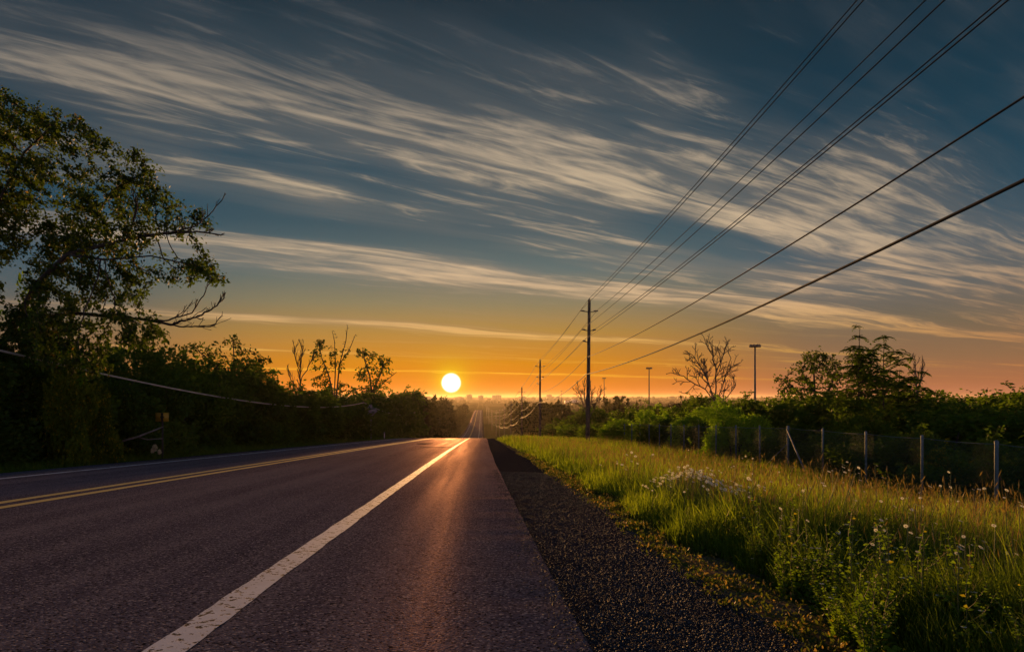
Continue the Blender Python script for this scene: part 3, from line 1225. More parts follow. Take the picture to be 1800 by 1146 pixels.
def bush_meshes(seed, n, leaf, rad=(1.5, 1.5, 1.6), lobes=15, stems=6):
    """crown and stems of a bush about 3.5 m tall standing at the origin"""
    rng = np.random.default_rng(seed)
    P, D = [], []
    cs = [(0, 0, 1.2, 1.0)]
    for i in range(lobes):
        a = rng.random() * 6.283
        el = rng.random()
        q = .55 + .6 * rng.random()
        cs.append((math.cos(a) * rad[0] * q * (1 - .45 * el), math.sin(a) * rad[1] * q * (1 - .45 * el), .45 + 2.45 * el, .32 + .5 * rng.random()))
    tot = sum(c[3] ** 2 for c in cs)
    for cx, cy, cz, r in cs:
        m = int(n * r * r / tot)
        u = unit(rng.normal(size=(m, 3)))
        q = 1 - .55 * rng.random((m, 1)) ** 2.0
        q *= 1 + .22 * vnoise(u[:, 0] * 3 + cx * 5, u[:, 1] * 3 + u[:, 2] * 2.3, .8, seed)[:, None]
        p = np.array([cx, cy, cz]) + u * q * r * np.array([1.0, 1.0, .95])
        P.append(p)
        D.append(u * .8 + rng.normal(size=(m, 3)) * .7 + np.array([[0, 0, .15]]))
    # loose sprays that break the outline
    for i in range(46):
        c = cs[rng.integers(len(cs))]
        u = unit(rng.normal(size=3) + np.array([0, 0, .9]))
        s0 = np.array(c[:3]) + u * c[3] * .85
        m = 26
        tt = rng.random((m, 1))
        ln = .4 + .6 * rng.random()
        bend = rng.normal(size=3) * .25
        p = s0 + u * tt * ln + bend * tt ** 2 * ln + rng.normal(size=(m, 3)) * .045
        P.append(p)
        D.append(u + rng.normal(size=(m, 3)) * .7)
    P, D = np.concatenate(P), np.concatenate(D)
    ok = P[:, 2] > .02
    P, D = P[ok], D[ok]
    sz = leaf * (.6 + .8 * rng.random(len(P)))
    V, F = leaf_arrays(P, D, sz, sz * .6, rng, .2, .1)
    crown = mesh_np('crown', V, [F])
    mb = MB()
    for i in range(stems):
        a = rng.random() * 6.283
        e = Vector((math.cos(a) * rad[0] * .6, math.sin(a) * rad[1] * .6, 1.2 + rng.random() * 1.4))
        mid = e * .45 + Vector(rng.normal(size=3) * .12)
        mb.tube([(math.cos(a) * .12, math.sin(a) * .12, -.25), mid, e], [.05, .035, .012], 5)
    return crown, mb.mesh('stem')


M['leaf_dark'] = leaf_mat('leaf_dark', (.034, .064, .011, 1), (.09, .155, .018, 1), .5)
M['leaf_tree'] = leaf_mat('leaf_tree', (.020, .038, .008, 1), (.065, .108, .013, 1), .48, (.16, .11, .01, 1), .975)
M['leaf_lit_tone'] = leaf_mat('leaf_lit_tone', (.10, .20, .016, 1), (.27, .44, .032, 1), .6)  # sunlight on the brighter bushes is put into this leaf colour
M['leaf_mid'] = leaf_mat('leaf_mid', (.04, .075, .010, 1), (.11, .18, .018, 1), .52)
M['leaf_yellow'] = leaf_mat('leaf_yellow', (.05, .085, .008, 1), (.17, .20, .012, 1), .5, (.40, .30, .01, 1), .92)  # yellowish leaves, with sunlit highlights put into their colour
M['goldenrod'] = leaf_mat('goldenrod', (.10, .12, .010, 1), (.42, .33, .012, 1), .5)
M['leaf_far'] = leaf_mat('leaf_far', (.03, .032, .012, 1), (.065, .065, .02, 1), .3)
M['grass_green'] = leaf_mat('grass_green', (.04, .075, .009, 1), (.135, .20, .017, 1), .55, spec=.2)
M['grass_gold'] = leaf_mat('grass_gold', (.15, .22, .018, 1), (.33, .42, .035, 1), .52, spec=.2)
M['seed_head'] = leaf_mat('seed_head', (.18, .13, .05, 1), (.36, .26, .09, 1), .35, spec=.1)
M['weed_leaf'] = leaf_mat('weed_leaf', (.06, .12, .012, 1), (.19, .30, .02, 1), .48, (.24, .22, .02, 1), .96)
M['cover'] = leaf_mat('ground_cover', (.05, .075, .016, 1), (.15, .17, .035, 1), .4, (.30, .21, .08, 1), .72)
M['weed_stem'] = plain('weed_stem', (.12, .13, .03), .7, vary=.3, bmp=0)
M['petal'] = leaf_mat('petal', (.74, .74, .76, 1), (.85, .85, .86, 1), .3)
M['daisy_centre'] = plain('daisy_centre', (.55, .33, .03), .8, vary=.2, bmp=0)


def pix(px, py, d):
    """world point of a measured direction at a distance along the road"""
    return np.array([rel(px - 836, d), d, EYE - rel(py - 698, d)])


class Twigs:
    """wood that forks into rising twigs along given polylines"""
    def __init__(s, P, par, seed, lean, spread, kids, levels):
        s.P, s.par, s.rng = list(P), list(par), np.random.default_rng(seed)
        s.lean, s.spread, s.kids, s.levels = lean, spread, kids, levels

    def limb(s, i0, d, L, lvl):
        rng = s.rng
        seg = max(3, 6 - lvl)
        i, q, dd = i0, s.P[i0].copy(), d.copy()
        for k in range(seg):
            dd = unit((dd + rng.normal(size=3) * .13 + np.array([0, 0, s.lean * .25]))[None])[0]
            q = q + dd * L / seg
            s.P.append(q.copy())
            s.par.append(i)
            i = len(s.P) - 1
            if lvl < s.levels:
                for _ in range(2 if rng.random() < .22 else 1 if rng.random() < s.kids else 0):
                    s.fork(i, dd, L * (1 - .5 * (k + 1) / seg), lvl)

    def fork(s, i, dd, L, lvl):
        rng = s.rng
        side = unit(np.cross(dd, rng.normal(size=3))[None])[0]
        nd = unit((dd + side * s.spread * rng.uniform(.6, 1.5) + np.array([0, 0, s.lean * .5]))[None])[0]
        s.limb(i, nd, L * rng.uniform(.5, .85), lvl + 1)

    def stem(s, ln, height, start=.28, often=.85):
        rng = s.rng
        i = int(np.linalg.norm(np.array(s.P) - ln[0], axis=1).argmin())
        tot = sum(np.linalg.norm(b - a) for a, b in zip(ln[:-1], ln[1:]))
        run = 0
        for a, b in zip(ln[:-1], ln[1:]):
            m = max(2, int(np.linalg.norm(b - a) / (height * .045)))
            for k in range(1, m + 1):
                s.P.append(a + (b - a) * k / m + rng.normal(size=3) * height * .004)
                s.par.append(i)
                i = len(s.P) - 1
                run += np.linalg.norm(b - a) / m
                f = run / tot
                if f > start and len(ln) > 2 and rng.random() < often:
                    s.fork(i, unit((b - a)[None])[0], height * .30 * (1.15 - .6 * f), 1)


def twiggy(name, label, base, stems, height, seed, tip, bark, group=None, levels=4, rmax=.12, lean=.4, spread=.45, kids=.8, expo=3.1):
    base = np.array(base, float)
    tw = Twigs([np.array([0, 0, -.25])], [-1], seed, lean, spread, kids, levels)
    for ln in stems:
        tw.stem([np.array(p, float) - base for p in ln], height)
    me, r, child = branch_mesh('trunk', np.array(tw.P), np.array(tw.par), tip, 4, expo=expo, rmax=rmax)
    root = thing(name, label, 'tree', tuple(base), group=group)
    put('trunk', me, bark, root)
    return root


DENSE = 4.5


def blobs(rng, lst, d, dd, per=1.0):
    A = []
    for px, py, rx, ry in lst:
        c = pix(px, py, d)
        a, b = rel(rx, d), rel(ry, d)
        m = max(8, int(per * a * b * dd * 14 * DENSE))
        A.append(ellipsoid(rng, m, c + np.array([0, rng.uniform(-.5, .5) * dd, 0]), (a, dd * .7, b)))
    return np.concatenate(A)


# ------------------------------------------------------------------ the big tree by the road
def big_tree():
    rng = np.random.default_rng(5)
    d = 16.5
    leafy = [(10, 185, 45, 42), (-20, 250, 70, 70), (60, 245, 55, 40), (140, 250, 62, 38), (30, 320, 60, 50), (120, 325, 66, 42), (205, 300, 48, 26), (262, 296, 30, 13),
             (195, 370, 66, 36), (285, 360, 45, 26), (330, 376, 22, 13), (50, 410, 80, 50), (160, 425, 66, 36), (245, 425, 56, 26), (318, 455, 40, 22), (384, 488, 34, 20), (300, 395, 26, 14),
             (285, 480, 30, 20), (205, 495, 66, 34), (105, 500, 86, 46), (225, 555, 52, 26), (150, 585, 86, 44), (40, 590, 86, 56), (-60, 350, 90, 110), (-80, 500, 110, 110),
             (250, 590, 46, 24), (170, 640, 60, 30)]
    A = blobs(rng, leafy, d, 1.7, 1.9)
    base = np.array([rel(-60 - 836, d), d, 0])
    base[2] = gz(base[0], base[1])
    p = lambda a, b, dd=0: pix(a, b, d + dd) if False else pix(a, b, d) + np.array([0, dd, 0])
    lines = [[base + np.array([0, 0, -.3]), p(-40, 700), p(-5, 620), p(30, 560)],
             [p(30, 560), p(75, 505, -.3), p(140, 455, -.5), p(250, 425, -.4), p(310, 412, -.2)],
             [p(30, 560), p(60, 480, .5), p(120, 390, .8), p(170, 320, .7), p(230, 290, .6)],
             [p(-5, 620), p(0, 500, -.4), p(15, 380, -.5), p(5, 270, -.3), p(10, 170, -.2)],
             [p(30, 560), p(110, 545, .7), p(200, 552, 1.0)],
             [p(140, 455, -.5), p(220, 470, -.9), p(300, 465, -1.0), p(370, 480, -.9)],
             [p(15, 380, -.5), p(80, 290, -.8), p(140, 240, -.9)],
             [p(-5, 620), p(-70, 480, .3), p(-90, 330, .5)]]
    bare_limbs = [([p(310, 412, -.2), p(345, 400, -.1), p(368, 378, 0), p(390, 346, .1)], 1.5), ([p(300, 414, -.2), p(345, 406, .1), p(384, 408, .3)], 1.2),
                  ([p(200, 552, 1.0), p(255, 556, 1.0), p(305, 540, 1.1), p(336, 494, 1.0)], 2.2), ([p(225, 555, 1.0), p(285, 566, 1.2), p(335, 564, 1.3), p(372, 548, 1.3)], 2.2),
                  ([p(270, 560, 1.1), p(325, 550, .8), p(362, 530, .7), p(376, 516, .7)], 2.0), ([p(240, 430, -.4), p(270, 380, -.8), p(262, 350, -.9)], 1.2)]
    tree('maple_tree', 'large dark leafy tree with spreading branches overhanging the road edge', 'tree', base, lines, A, .13, 1.1, .21, .0065,
         .088, M['bark'], M['leaf_tree'], per=18, thin=1.6, seed=3, rmax=.24, wide=.62, droop=.0, spread=.75, twigs=bare_limbs, expo=2.6)


big_tree()

# ------------------------------------------------------------------ bushes
BUSH = {}


def bush_proto(key, seed, n, leaf, **kw):
    BUSH[key] = bush_meshes(seed, n, leaf, **kw)


for i in range(4):
    bush_proto('near%d' % i, 20 + i, 15000, .125)
for i in range(3):
    bush_proto('mid%d' % i, 40 + i, 9000, .17)
for i in range(3):
    bush_proto('far%d' % i, 60 + i, 4200, .30)


def bush(key, x, y, h, w, label, group, mat, rz, name='roadside_bush', cat='bush', sink=.1):
    root = thing(name, label, cat, (x, y, gz(x, y) - sink), rz, group)
    cr, st = BUSH[key]
    for nm, me, mt in (('crown', cr, M[mat]), ('stem', st, M['bark'])):
        o = put(nm, me, mt, root)
        if me.materials and me.materials[0] != mt:
            o.material_slots[0].link = 'OBJECT'
            o.material_slots[0].material = mt
    root.scale = (w / 3.3, w / 3.3, h / 3.3)
    return root


rr = random.Random(4)
# thicket along the far side: (distance, height of its top over the eye in photo rows, width)
THICK = [(12.5, 640, 3.4), (14.6, 640, 3.2), (16.8, 625, 3.4), (19.0, 600, 3.6), (21.6, 612, 3.4), (24.4, 604, 3.6), (27.4, 612, 3.8), (30.8, 622, 4.0), (34.4, 628, 4.2),
         (38.4, 650, 4.2), (42.8, 676, 4.4), (47.6, 690, 4.6), (53, 692, 4.8), (59, 698, 5.0), (66, 700, 5.2), (74, 698, 5.6), (83, 694, 6.0), (93, 690, 6.4), (105, 692, 7.0), (118, 694, 7.5)]
for k, (d, py, w) in enumerate(THICK):
    x = -10.9 - w * .36 + float(road_x(d)) + rr.uniform(-.3, .3)
    top = EYE - rel(py - 698, d)
    h = top - gz(x, d)
    key = ('near%d' % (k % 4)) if d < 40 else ('mid%d' % (k % 3))
    bush(key, x, d, h * .98, w * 1.12, 'dark leafy bush in the roadside thicket, %s counted from the big tree' % ordinal[k + 1], 'bushes of the dark roadside thicket',
         'leaf_dark' if k % 3 else 'leaf_mid', rr.uniform(0, 6.28))
# a second rank behind it
for k in range(9):
    d = [15, 20, 26, 33, 41, 50, 62, 78, 98][k]
    x = -15.5 - rr.uniform(0, 1.5)
    py = [585, 590, 596, 606, 640, 676, 690, 688, 690][k]
    h = EYE - rel(py - 698, d) - gz(x, d)
    bush('near%d' % ((k + 2) % 4) if d < 40 else 'mid%d' % ((k + 1) % 3), x, d, h, 5.0 + .02 * d, 'tall bush of the back rank behind the roadside thicket, %s counted from the big tree' % ordinal[k + 1],
         'back rank of the roadside thicket', 'leaf_dark', rr.uniform(0, 6.28))
# foliage beside the big tree, its sunlit yellow put into the leaf colour
for (px, py, d, w, h, lab) in [(60, 540, 18.8, 3.2, 0, 'yellow-green bush with painted sunlight under the big leafy tree'), (118, 648, 17.2, 1.5, 0, 'small yellowish shrub with golden leaves beside the big leafy tree'), (172, 668, 18.1, 1.25, 1, 'low golden-leaved shrub between the yellowish shrub and the yellow sign')]:
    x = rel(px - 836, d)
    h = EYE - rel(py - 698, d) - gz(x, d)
    bush('near1' if w > 3 else 'near3' if w > 1.4 else 'near0', x, d, h, w, lab, None, 'leaf_yellow' if w < 3 else 'leaf_lit_tone', 1.3)

# ------------------------------------------------------------------ thin trees above the thicket
def column_attr(rng, lst, d, dd, per):
    return blobs(rng, lst, d, dd, per)


def left_trees():
    g = 'thin trees above the thicket'
    rng = np.random.default_rng(8)
    d = 40.0
    f = lambda a, b, o=0: pix(a, b, d) + np.array([0, o, 0])
    b0 = pix(420, 720, d); b0[2] = gz(b0[0], d)
    A = blobs(rng, [(340, 612, 18, 12), (365, 618, 22, 14), (408, 600, 20, 12), (432, 628, 26, 22), (465, 632, 14, 12), (445, 655, 22, 12), (395, 640, 24, 16), (415, 590, 10, 6)], d, 1.2, 1.6)
    tree('sparse_tree', 'small airy leafy tree rising from the thicket before the thin dead trees', 'tree', b0, [[b0, f(415, 680), f(412, 640), f(410, 605)], [f(415, 680), f(440, 655), f(455, 635)], [f(415, 680), f(375, 640), f(350, 618)]],
         A, .2, 1.5, .32, .014, .19, M['bark'], M['leaf_tree'], per=6, thin=2.2, group=g, seed=4, rmax=.12)
    d = 52.0
    b1 = pix(526, 720, d); b1[2] = gz(b1[0], d)
    twiggy('dead_tree', 'slim bare dead tree rising from the thicket, thinnest of the group', b1,
           [[b1, pix(527, 700, d), pix(528, 650, d), pix(532, 606, d)], [pix(528, 668, d), pix(540, 650, d), pix(549, 630, d)], [pix(528, 655, d), pix(519, 630, d), pix(517, 612, d)], [pix(527, 690, d), pix(512, 668, d), pix(508, 652, d)]],
           4.4, 5, .014, M['bark'], group=g, rmax=.085, levels=3)
    d = 62.0
    b2 = pix(588, 720, d); b2[2] = gz(b2[0], d)
    P = lambda a, b: pix(a, b, d)
    A = blobs(rng, [(562, 605, 14, 12), (556, 625, 12, 16), (572, 640, 16, 16), (585, 625, 12, 14), (606, 615, 10, 14), (555, 648, 10, 8), (600, 645, 10, 8), (612, 580, 6, 10), (624, 595, 7, 10),
                    (588, 590, 6, 14), (560, 672, 20, 14), (548, 695, 18, 10), (600, 680, 14, 10)], d, 1.1, 1.3)
    def bare(q):
        px = 836 + q[0] / q[1] * 1200
        py = 698 - (q[2] - EYE) / q[1] * 1200
        return (px > 577 and py < 612) or px > 612
    tree('half_bare_tree', 'tallest three-stemmed tree above the thicket, half leafy with bare upper branches', 'tree', b2,
         [[b2, P(585, 690), P(578, 660), P(566, 630), P(560, 600)], [b2, P(588, 690), P(590, 640), P(588, 600), P(584, 582)], [b2, P(592, 690), P(597, 640), P(608, 600), P(611, 572)], [P(597, 640), P(614, 615), P(625, 588)]],
         A, .26, 1.8, .42, .018, .24, M['bark'], M['leaf_tree'], per=6, thin=2.2, group=g, bare=bare, seed=6, rmax=.16)
    d = 88.0
    b3 = pix(655, 725, d); b3[2] = gz(b3[0], d)
    A = blobs(rng, [(636, 620, 14, 10), (652, 625, 14, 10), (670, 635, 14, 12), (680, 648, 10, 10), (655, 650, 18, 12), (632, 660, 12, 12), (662, 672, 16, 12), (622, 690, 16, 10), (645, 690, 20, 12)], d, 1.6, .9)
    tree('leafy_tree', 'leafy tree with leaning crown above the diamond sign', 'tree', b3, [[b3, P(655, 700) * 0 + pix(655, 700, d), pix(650, 660, d), pix(640, 630, d)], [pix(655, 690, d), pix(668, 660, d), pix(675, 640, d)],
         [pix(655, 690, d), pix(680, 668, d), pix(697, 654, d)]], A, .36, 2.4, .55, .028, .34, M['bark'], M['leaf_tree'], per=6, thin=2.2, group=g, seed=7, rmax=.2,
         bare=lambda q: 836 + q[0] / q[1] * 1200 > 686)
    d = 120.0
    b4 = pix(728, 740, d); b4[2] = gz(b4[0], d)
    A = blobs(rng, [(722, 698, 14, 9), (735, 692, 14, 8), (728, 712, 18, 12), (742, 702, 8, 8), (700, 695, 12, 8)], d, 2.0, .6)
    tree('round_tree', 'small round tree at the far end of the thicket beside the sun', 'tree', b4, [[b4, pix(728, 715, d), pix(729, 695, d)]], A, .5, 3.2, .8, .025, .55, M['bark'], M['leaf_dark'], per=8, thin=2.2, group=g, seed=9, rmax=.2)


left_trees()


# ------------------------------------------------------------------ trees in the field
def right_trees():
    rng = np.random.default_rng(12)
    d = 44.0
    b = pix(1252, 780, d); b[2] = gz(b[0], d)
    q = lambda a, c, o=0: pix(a, c, d) + np.array([0, o, 0])
    twiggy('bare_tree', 'wide bare tree with many upright twigs rising behind the fence', b,
           [[b, q(1254, 740), q(1257, 705)], [q(1257, 705), q(1262, 655, .3), q(1256, 625, .4), q(1246, 606, .4)], [q(1257, 705), q(1242, 670, -.3), q(1224, 640, -.5), q(1212, 624, -.5)],
            [q(1255, 715), q(1274, 680, .5), q(1284, 650, .6), q(1290, 630, .6)], [q(1257, 705), q(1234, 684, -.6), q(1210, 672, -.6), q(1196, 662, -.6)], [q(1262, 655, .3), q(1272, 630, .2), q(1276, 608, .2)],
            [q(1255, 720), q(1285, 695, .3), q(1298, 676, .5)], [q(1256, 710), q(1250, 660, .9), q(1232, 628, 1.1)]],
           6.0, 3, .0135, M['pale_bark'], rmax=.075, levels=4, lean=.22, spread=.9, kids=.5, expo=4.0)
    d = 63.0
    b = pix(1035, 778, d); b[2] = gz(b[0], d)
    twiggy('small_bare_tree', 'small bare fan-shaped tree behind the tallest utility pole', b,
           [[b, pix(1034, 740, d)], [pix(1034, 740, d), pix(1022, 700, d), pix(1014, 680, d)], [pix(1034, 740, d), pix(1040, 700, d), pix(1038, 676, d)], [pix(1034, 740, d), pix(1050, 705, d), pix(1058, 684, d)],
            [pix(1034, 740, d), pix(1028, 700, d), pix(1026, 674, d)]], 5.0, 4, .017, M['pale_bark'], rmax=.06, levels=3, lean=.22, spread=.75, kids=.6, expo=4.0)
    d = 46.0
    b = pix(1432, 775, d); b[2] = gz(b[0], d)
    A = blobs(rng, [(1430, 635, 30, 22), (1405, 650, 24, 18), (1455, 640, 28, 20), (1385, 670, 18, 16), (1425, 670, 30, 20), (1465, 672, 24, 22), (1445, 620, 20, 10), (1400, 690, 24, 12), (1375, 688, 12, 8), (1440, 700, 34, 12)], d, 2.0, .9)
    tree('round_crowned_tree', 'dark round-crowned tree with sky gaps left of the tall spire-topped saplings', 'tree', b,
         [[b, pix(1434, 730, d), pix(1432, 690, d), pix(1430, 640, d)], [pix(1434, 730, d), pix(1405, 690, d), pix(1385, 672, d)], [pix(1434, 720, d), pix(1460, 680, d), pix(1470, 650, d)], [pix(1432, 690, d), pix(1410, 655, d)]],
         A, .24, 1.8, .38, .016, .20, M['bark'], M['leaf_tree'], per=7, thin=2.2, seed=5, rmax=.16)
    d = 40.0
    b = pix(1612, 770, d); b[2] = gz(b[0], d)
    twiggy('dead_sapling', 'slim bare sapling beside the spire-topped saplings', b, [[b, pix(1612, 700, d), pix(1611, 660, d), pix(1608, 634, d)], [pix(1612, 700, d), pix(1619, 660, d), pix(1622, 636, d)]],
           3.6, 6, .011, M['pale_bark'], rmax=.05, spread=.35, levels=3)


right_trees()


def frond(P, D, U, mbV, mbF, n0, L, pairs, rng):
    """one feather leaf: drooping midrib with leaflets either side"""
    S = np.cross(D, U)
    for i in range(pairs + 1):
        t = (i + 1) / (pairs + 1)
        c = P + D * L * t + np.array([0, 0, -1.0]) * L * .62 * t * t
        dt = unit((D + np.array([0, 0, -1.0]) * 1.24 * t)[None])[0]
        for s in ((-1, 1) if i < pairs else (0,)):
            ld = unit((S * s + dt * .55 + rng.normal(size=3) * .12 + np.array([0, 0, -.25]))[None])[0]
            ll = L * .34 * (1 - .35 * t)
            sd = unit(np.cross(ld, np.array([.1, .2, 1.0]))[None])[0]
            w = ll * .42
            mbV += [c, c + ld * ll * .4 + sd * w, c + ld * ll, c + ld * ll * .4 - sd * w]
            mbF.append((n0, n0 + 1, n0 + 2, n0 + 3))
            n0 += 4
    return n0


def spire(px, top, d, label, seed, tiers, width):
    rng = np.random.default_rng(seed)
    x = rel(px - 836, d)
    g = gz(x, d)
    H = EYE - rel(top - 698, d) - g
    root = thing('spire_sapling', label, 'tree', (x, d, g), group='spire-topped saplings behind the fence')
    mb = MB()
    mb.tube([(0, 0, -.3), (.06, 0, H * .3), (.0, .05, H * .6), (.03, 0, H * .98)], [.075, .06, .03, .01], 6)
    V, F, n0 = [], [], 0
    def whorl(c, m, L, el):
        nonlocal n0
        for j in range(m):
            a = 6.283 * (j + rng.random() * .7) / m
            e = el + rng.normal() * .3
            D = np.array([math.cos(a) * math.cos(e), math.sin(a) * math.cos(e), math.sin(e)])
            U = np.array([-D[0] * D[2], -D[1] * D[2], 1 - D[2] ** 2])
            n0 = frond(c, D, U / np.linalg.norm(U), V, F, n0, L * (.55 + .8 * rng.random()), 6, rng)
    # separate umbrella tiers up the leader
    for k in range(tiers):
        z = H * .985 - .42 * k + rng.normal() * .04
        whorl(np.array([.02 + rng.normal() * .05, 0, z]), 8 + 2 * k, .36 + .06 * k, .35)
    # broader crown below: side branches, each ending in tiers of its own
    z_top = H * .985 - .42 * tiers + .25
    for k in range(46):
        t = rng.random()
        z = z_top - t * (z_top - H * .22)
        a = rng.random() * 6.283
        out = width * (.2 + .8 * rng.random() ** .6) * (.62 + .38 * min(1, t * 2.5))
        c = np.array([0, 0, z - .3])
        e = np.array([math.cos(a) * out, math.sin(a) * out, z + .25 * out])
        mb.tube([tuple(c), tuple((c + e) / 2 + np.array([0, 0, -.06])), tuple(e)], [.02, .013, .006], 4)
        whorl(e, 5, .50, .35)
        whorl(e - np.array([math.cos(a), math.sin(a), .8]) * .3, 5, .55, .2)
    put('trunk', mb.mesh('trunk', True), M['bark'], root)
    put('crown', mesh_np('crown', np.array(V), [np.array(F)]), M['leaf_mid'], root)


spire(1510, 573, 30.0, 'tallest spire-topped sapling with tiers of drooping leaves behind the fence', 3, 3, 1.6)
spire(1553, 588, 31.0, 'shorter spire-topped sapling right beside the tallest one', 4, 2, 1.6)
spire(1580, 648, 32.0, 'low side-leaning sapling between the spire-topped saplings and the bare sapling', 5, 1, 1.1)

# bushes by and behind the fence: distance, offset from the road, photo row of the top, width, leaf
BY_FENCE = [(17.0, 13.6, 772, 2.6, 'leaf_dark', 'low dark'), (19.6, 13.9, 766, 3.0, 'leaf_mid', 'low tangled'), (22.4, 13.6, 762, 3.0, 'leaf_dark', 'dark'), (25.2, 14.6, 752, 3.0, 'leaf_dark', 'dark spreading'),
            (29, 16.6, 700, 2.6, 'leaf_mid', 'tall green'), (30, 13.8, 748, 3.0, 'leaf_mid', 'rounded'), (35.5, 13.5, 714, 2.9, 'leaf_lit_tone', 'bright green upright'),
            (41, 13.3, 738, 2.6, 'leaf_dark', 'shaded'), (43.5, 14.3, 714, 3.6, 'leaf_lit_tone', 'bright vine-covered'), (49, 13.2, 732, 3.0, 'leaf_dark', 'small dark'), (54, 14.0, 722, 3.6, 'leaf_lit_tone', 'light green'),
            (61, 13.2, 738, 3.4, 'leaf_lit_tone', 'yellow-green'), (66, 15.5, 728, 4.0, 'leaf_mid', 'broad'), (73, 13.0, 744, 3.6, 'leaf_mid', 'vine-hung'), (80, 13.8, 748, 3.6, 'leaf_lit_tone', 'pale green'),
            (90, 13.2, 748, 4.0, 'leaf_mid', 'leafy'), (99, 14.2, 746, 4.2, 'leaf_lit_tone', 'small light green'), (110, 13.8, 745, 4.6, 'leaf_mid', 'far rounded'), (124, 14.5, 742, 5.0, 'leaf_dark', 'far dark')]
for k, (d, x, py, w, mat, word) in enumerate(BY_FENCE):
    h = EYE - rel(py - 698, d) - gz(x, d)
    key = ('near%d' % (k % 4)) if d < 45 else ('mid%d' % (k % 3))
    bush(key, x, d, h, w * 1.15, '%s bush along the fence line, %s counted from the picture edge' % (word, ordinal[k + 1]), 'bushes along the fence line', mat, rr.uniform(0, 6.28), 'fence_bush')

bush('near0', 14.0, 20.2, 1.75, 1.6, 'low bush topped with yellow flower heads just behind the fence', None, 'goldenrod', 2.0, 'flowering_bush')

# scrub behind, up to the skyline
k = 0
for row, (d, pys, xs) in enumerate([(27, (722, 730), (19.5, 22.5)), (34, (708, 716), (21, 25, 28)), (44, (692, 706), (17.5, 21, 25, 29, 33, 36)), (58, (689, 703), (19, 23, 28, 33, 38, 43, 48)),
                                    (78, (692, 705), (20, 27, 34, 41, 48, 55, 62)), (105, (700, 706), (18, 26, 36, 46, 56, 66, 76, 86))]):
    for x in xs:
        k += 1
        px = 836 + x / d * 1200
        py = rr.uniform(*pys)
        if px < 1300:
            py = max(py, 712 + rr.uniform(0, 10)) if px < 1190 else max(py, 700)
        h = EYE - rel(py - 698, d) - gz(x, d)
        bush('mid%d' % (k % 3), x, d + rr.uniform(-2, 2), h, 4.2 + d * .035, 'scrub bush of the dense field behind the fence, rank %s, %s from the road' % (ordinal[row + 1], ordinal[xs.index(x) + 1]),
             'scrub field behind the fence', 'leaf_dark' if k % 3 == 0 else 'leaf_mid', rr.uniform(0, 6.28), 'scrub_bush')

# trees in the valley, either side of the falling road
val = [(-14, 135, 705), (-15, 155, 712), (-19, 175, 705), (-14, 190, 722), (-16, 215, 718), (-22, 230, 706), (-14.5, 245, 726), (-15, 275, 728), (-24, 285, 708), (-15, 340, 728), (-20, 370, 716), (-15, 410, 726), (-16, 480, 722),
       (-26, 440, 708), (-16, 560, 718), (-18, 650, 712), (-34, 330, 704), (-30, 560, 706), (-38, 240, 704), (-30, 180, 703),
       (16, 140, 738), (18, 165, 730), (22, 190, 724), (27, 150, 728), (30, 175, 720), (17, 210, 735), (36, 165, 718), (25, 230, 716), (18, 260, 722), (21, 300, 718), (30, 320, 712), (22, 370, 716), (42, 210, 716), (20, 460, 716), (26, 540, 712), (48, 240, 712),
       (60, 200, 716), (70, 230, 714), (55, 280, 712), (84, 260, 712)]
for k, (x, d, py) in enumerate(val):
    x2 = x + float(road_x(d)) * .9
    h = EYE - rel(py - 698, d) - gz(x2, d)
    side = 'sunward' if x < 0 else 'pole'
    kk = k + 1 if x < 0 else k - 19
    o = bush('far%d' % (k % 3), x2, d, h, max(6.0, h * .95), 'hazy valley tree on the %s side of the falling road, %s going down' % (side, ordinal[min(kk, 30)]), 'hazy trees in the valley', 'leaf_far', rr.uniform(0, 6.28), 'valley_tree', 'tree')
    for ch in o.children:
        if ch.name.startswith('stem'):
            ch.name = 'trunk'


# the far plain's woods: one mass of small crowns
def woodland():
    rng = np.random.default_rng(77)
    n = 5200
    d = np.exp(rng.uniform(math.log(420), math.log(5200), n))
    x = rng.uniform(-.8, .95, n) * d
    keep = (vnoise(x, d, 260, 31) + .4 * vnoise(x, d, 90, 32) > .05) | (d > 3000)
    keep &= np.abs(x - 6) > 25
    x, d = x[keep], d[keep]
    n = len(x)
    g = ground_z(x, d)
    h = rng.uniform(6, 12, n) * (1 + .25 * (d > 2500))
    w = rng.uniform(.8, 1.5, n) * h * .55
    # each crown: a low lumpy dome of 3 rings
    k = 7
    th = 2 * np.pi * np.arange(k) / k
    V = []
    for zf, rf in ((.0, .55), (.35, 1.0), (.72, .78)):
        rj = w[:, None] * rf * rng.uniform(.7, 1.25, (n, k))
        V.append(np.stack([x[:, None] + rj * np.cos(th), d[:, None] + rj * np.sin(th), (g + h * zf)[:, None] + h[:, None] * rng.uniform(-.08, .08, (n, k))], -1))
    V = np.concatenate(V, 1)
    V = np.concatenate([V, np.stack([x + rng.normal(size=n) * w * .2, d, g + h], -1)[:, None]], 1)
    m = 3 * k + 1
    b = np.arange(n)[:, None] * m
    Q, T = [], []
    for r_ in range(2):
        for j in range(k):
            j2 = (j + 1) % k
            Q.append(b + np.array([[r_ * k + j, r_ * k + j2, (r_ + 1) * k + j2, (r_ + 1) * k + j]]))
    for j in range(k):
        T.append(b + np.array([[2 * k + j, 2 * k + (j + 1) % k, 3 * k]]))
    o = put('distant_woods', mesh_np('distant_woods', V.reshape(-1, 3), [np.concatenate(Q), np.concatenate(T)]), M['leaf_far'], kind='stuff')
    o['label'] = 'distant woods spread over the hazy plain to the skyline'


woodland()


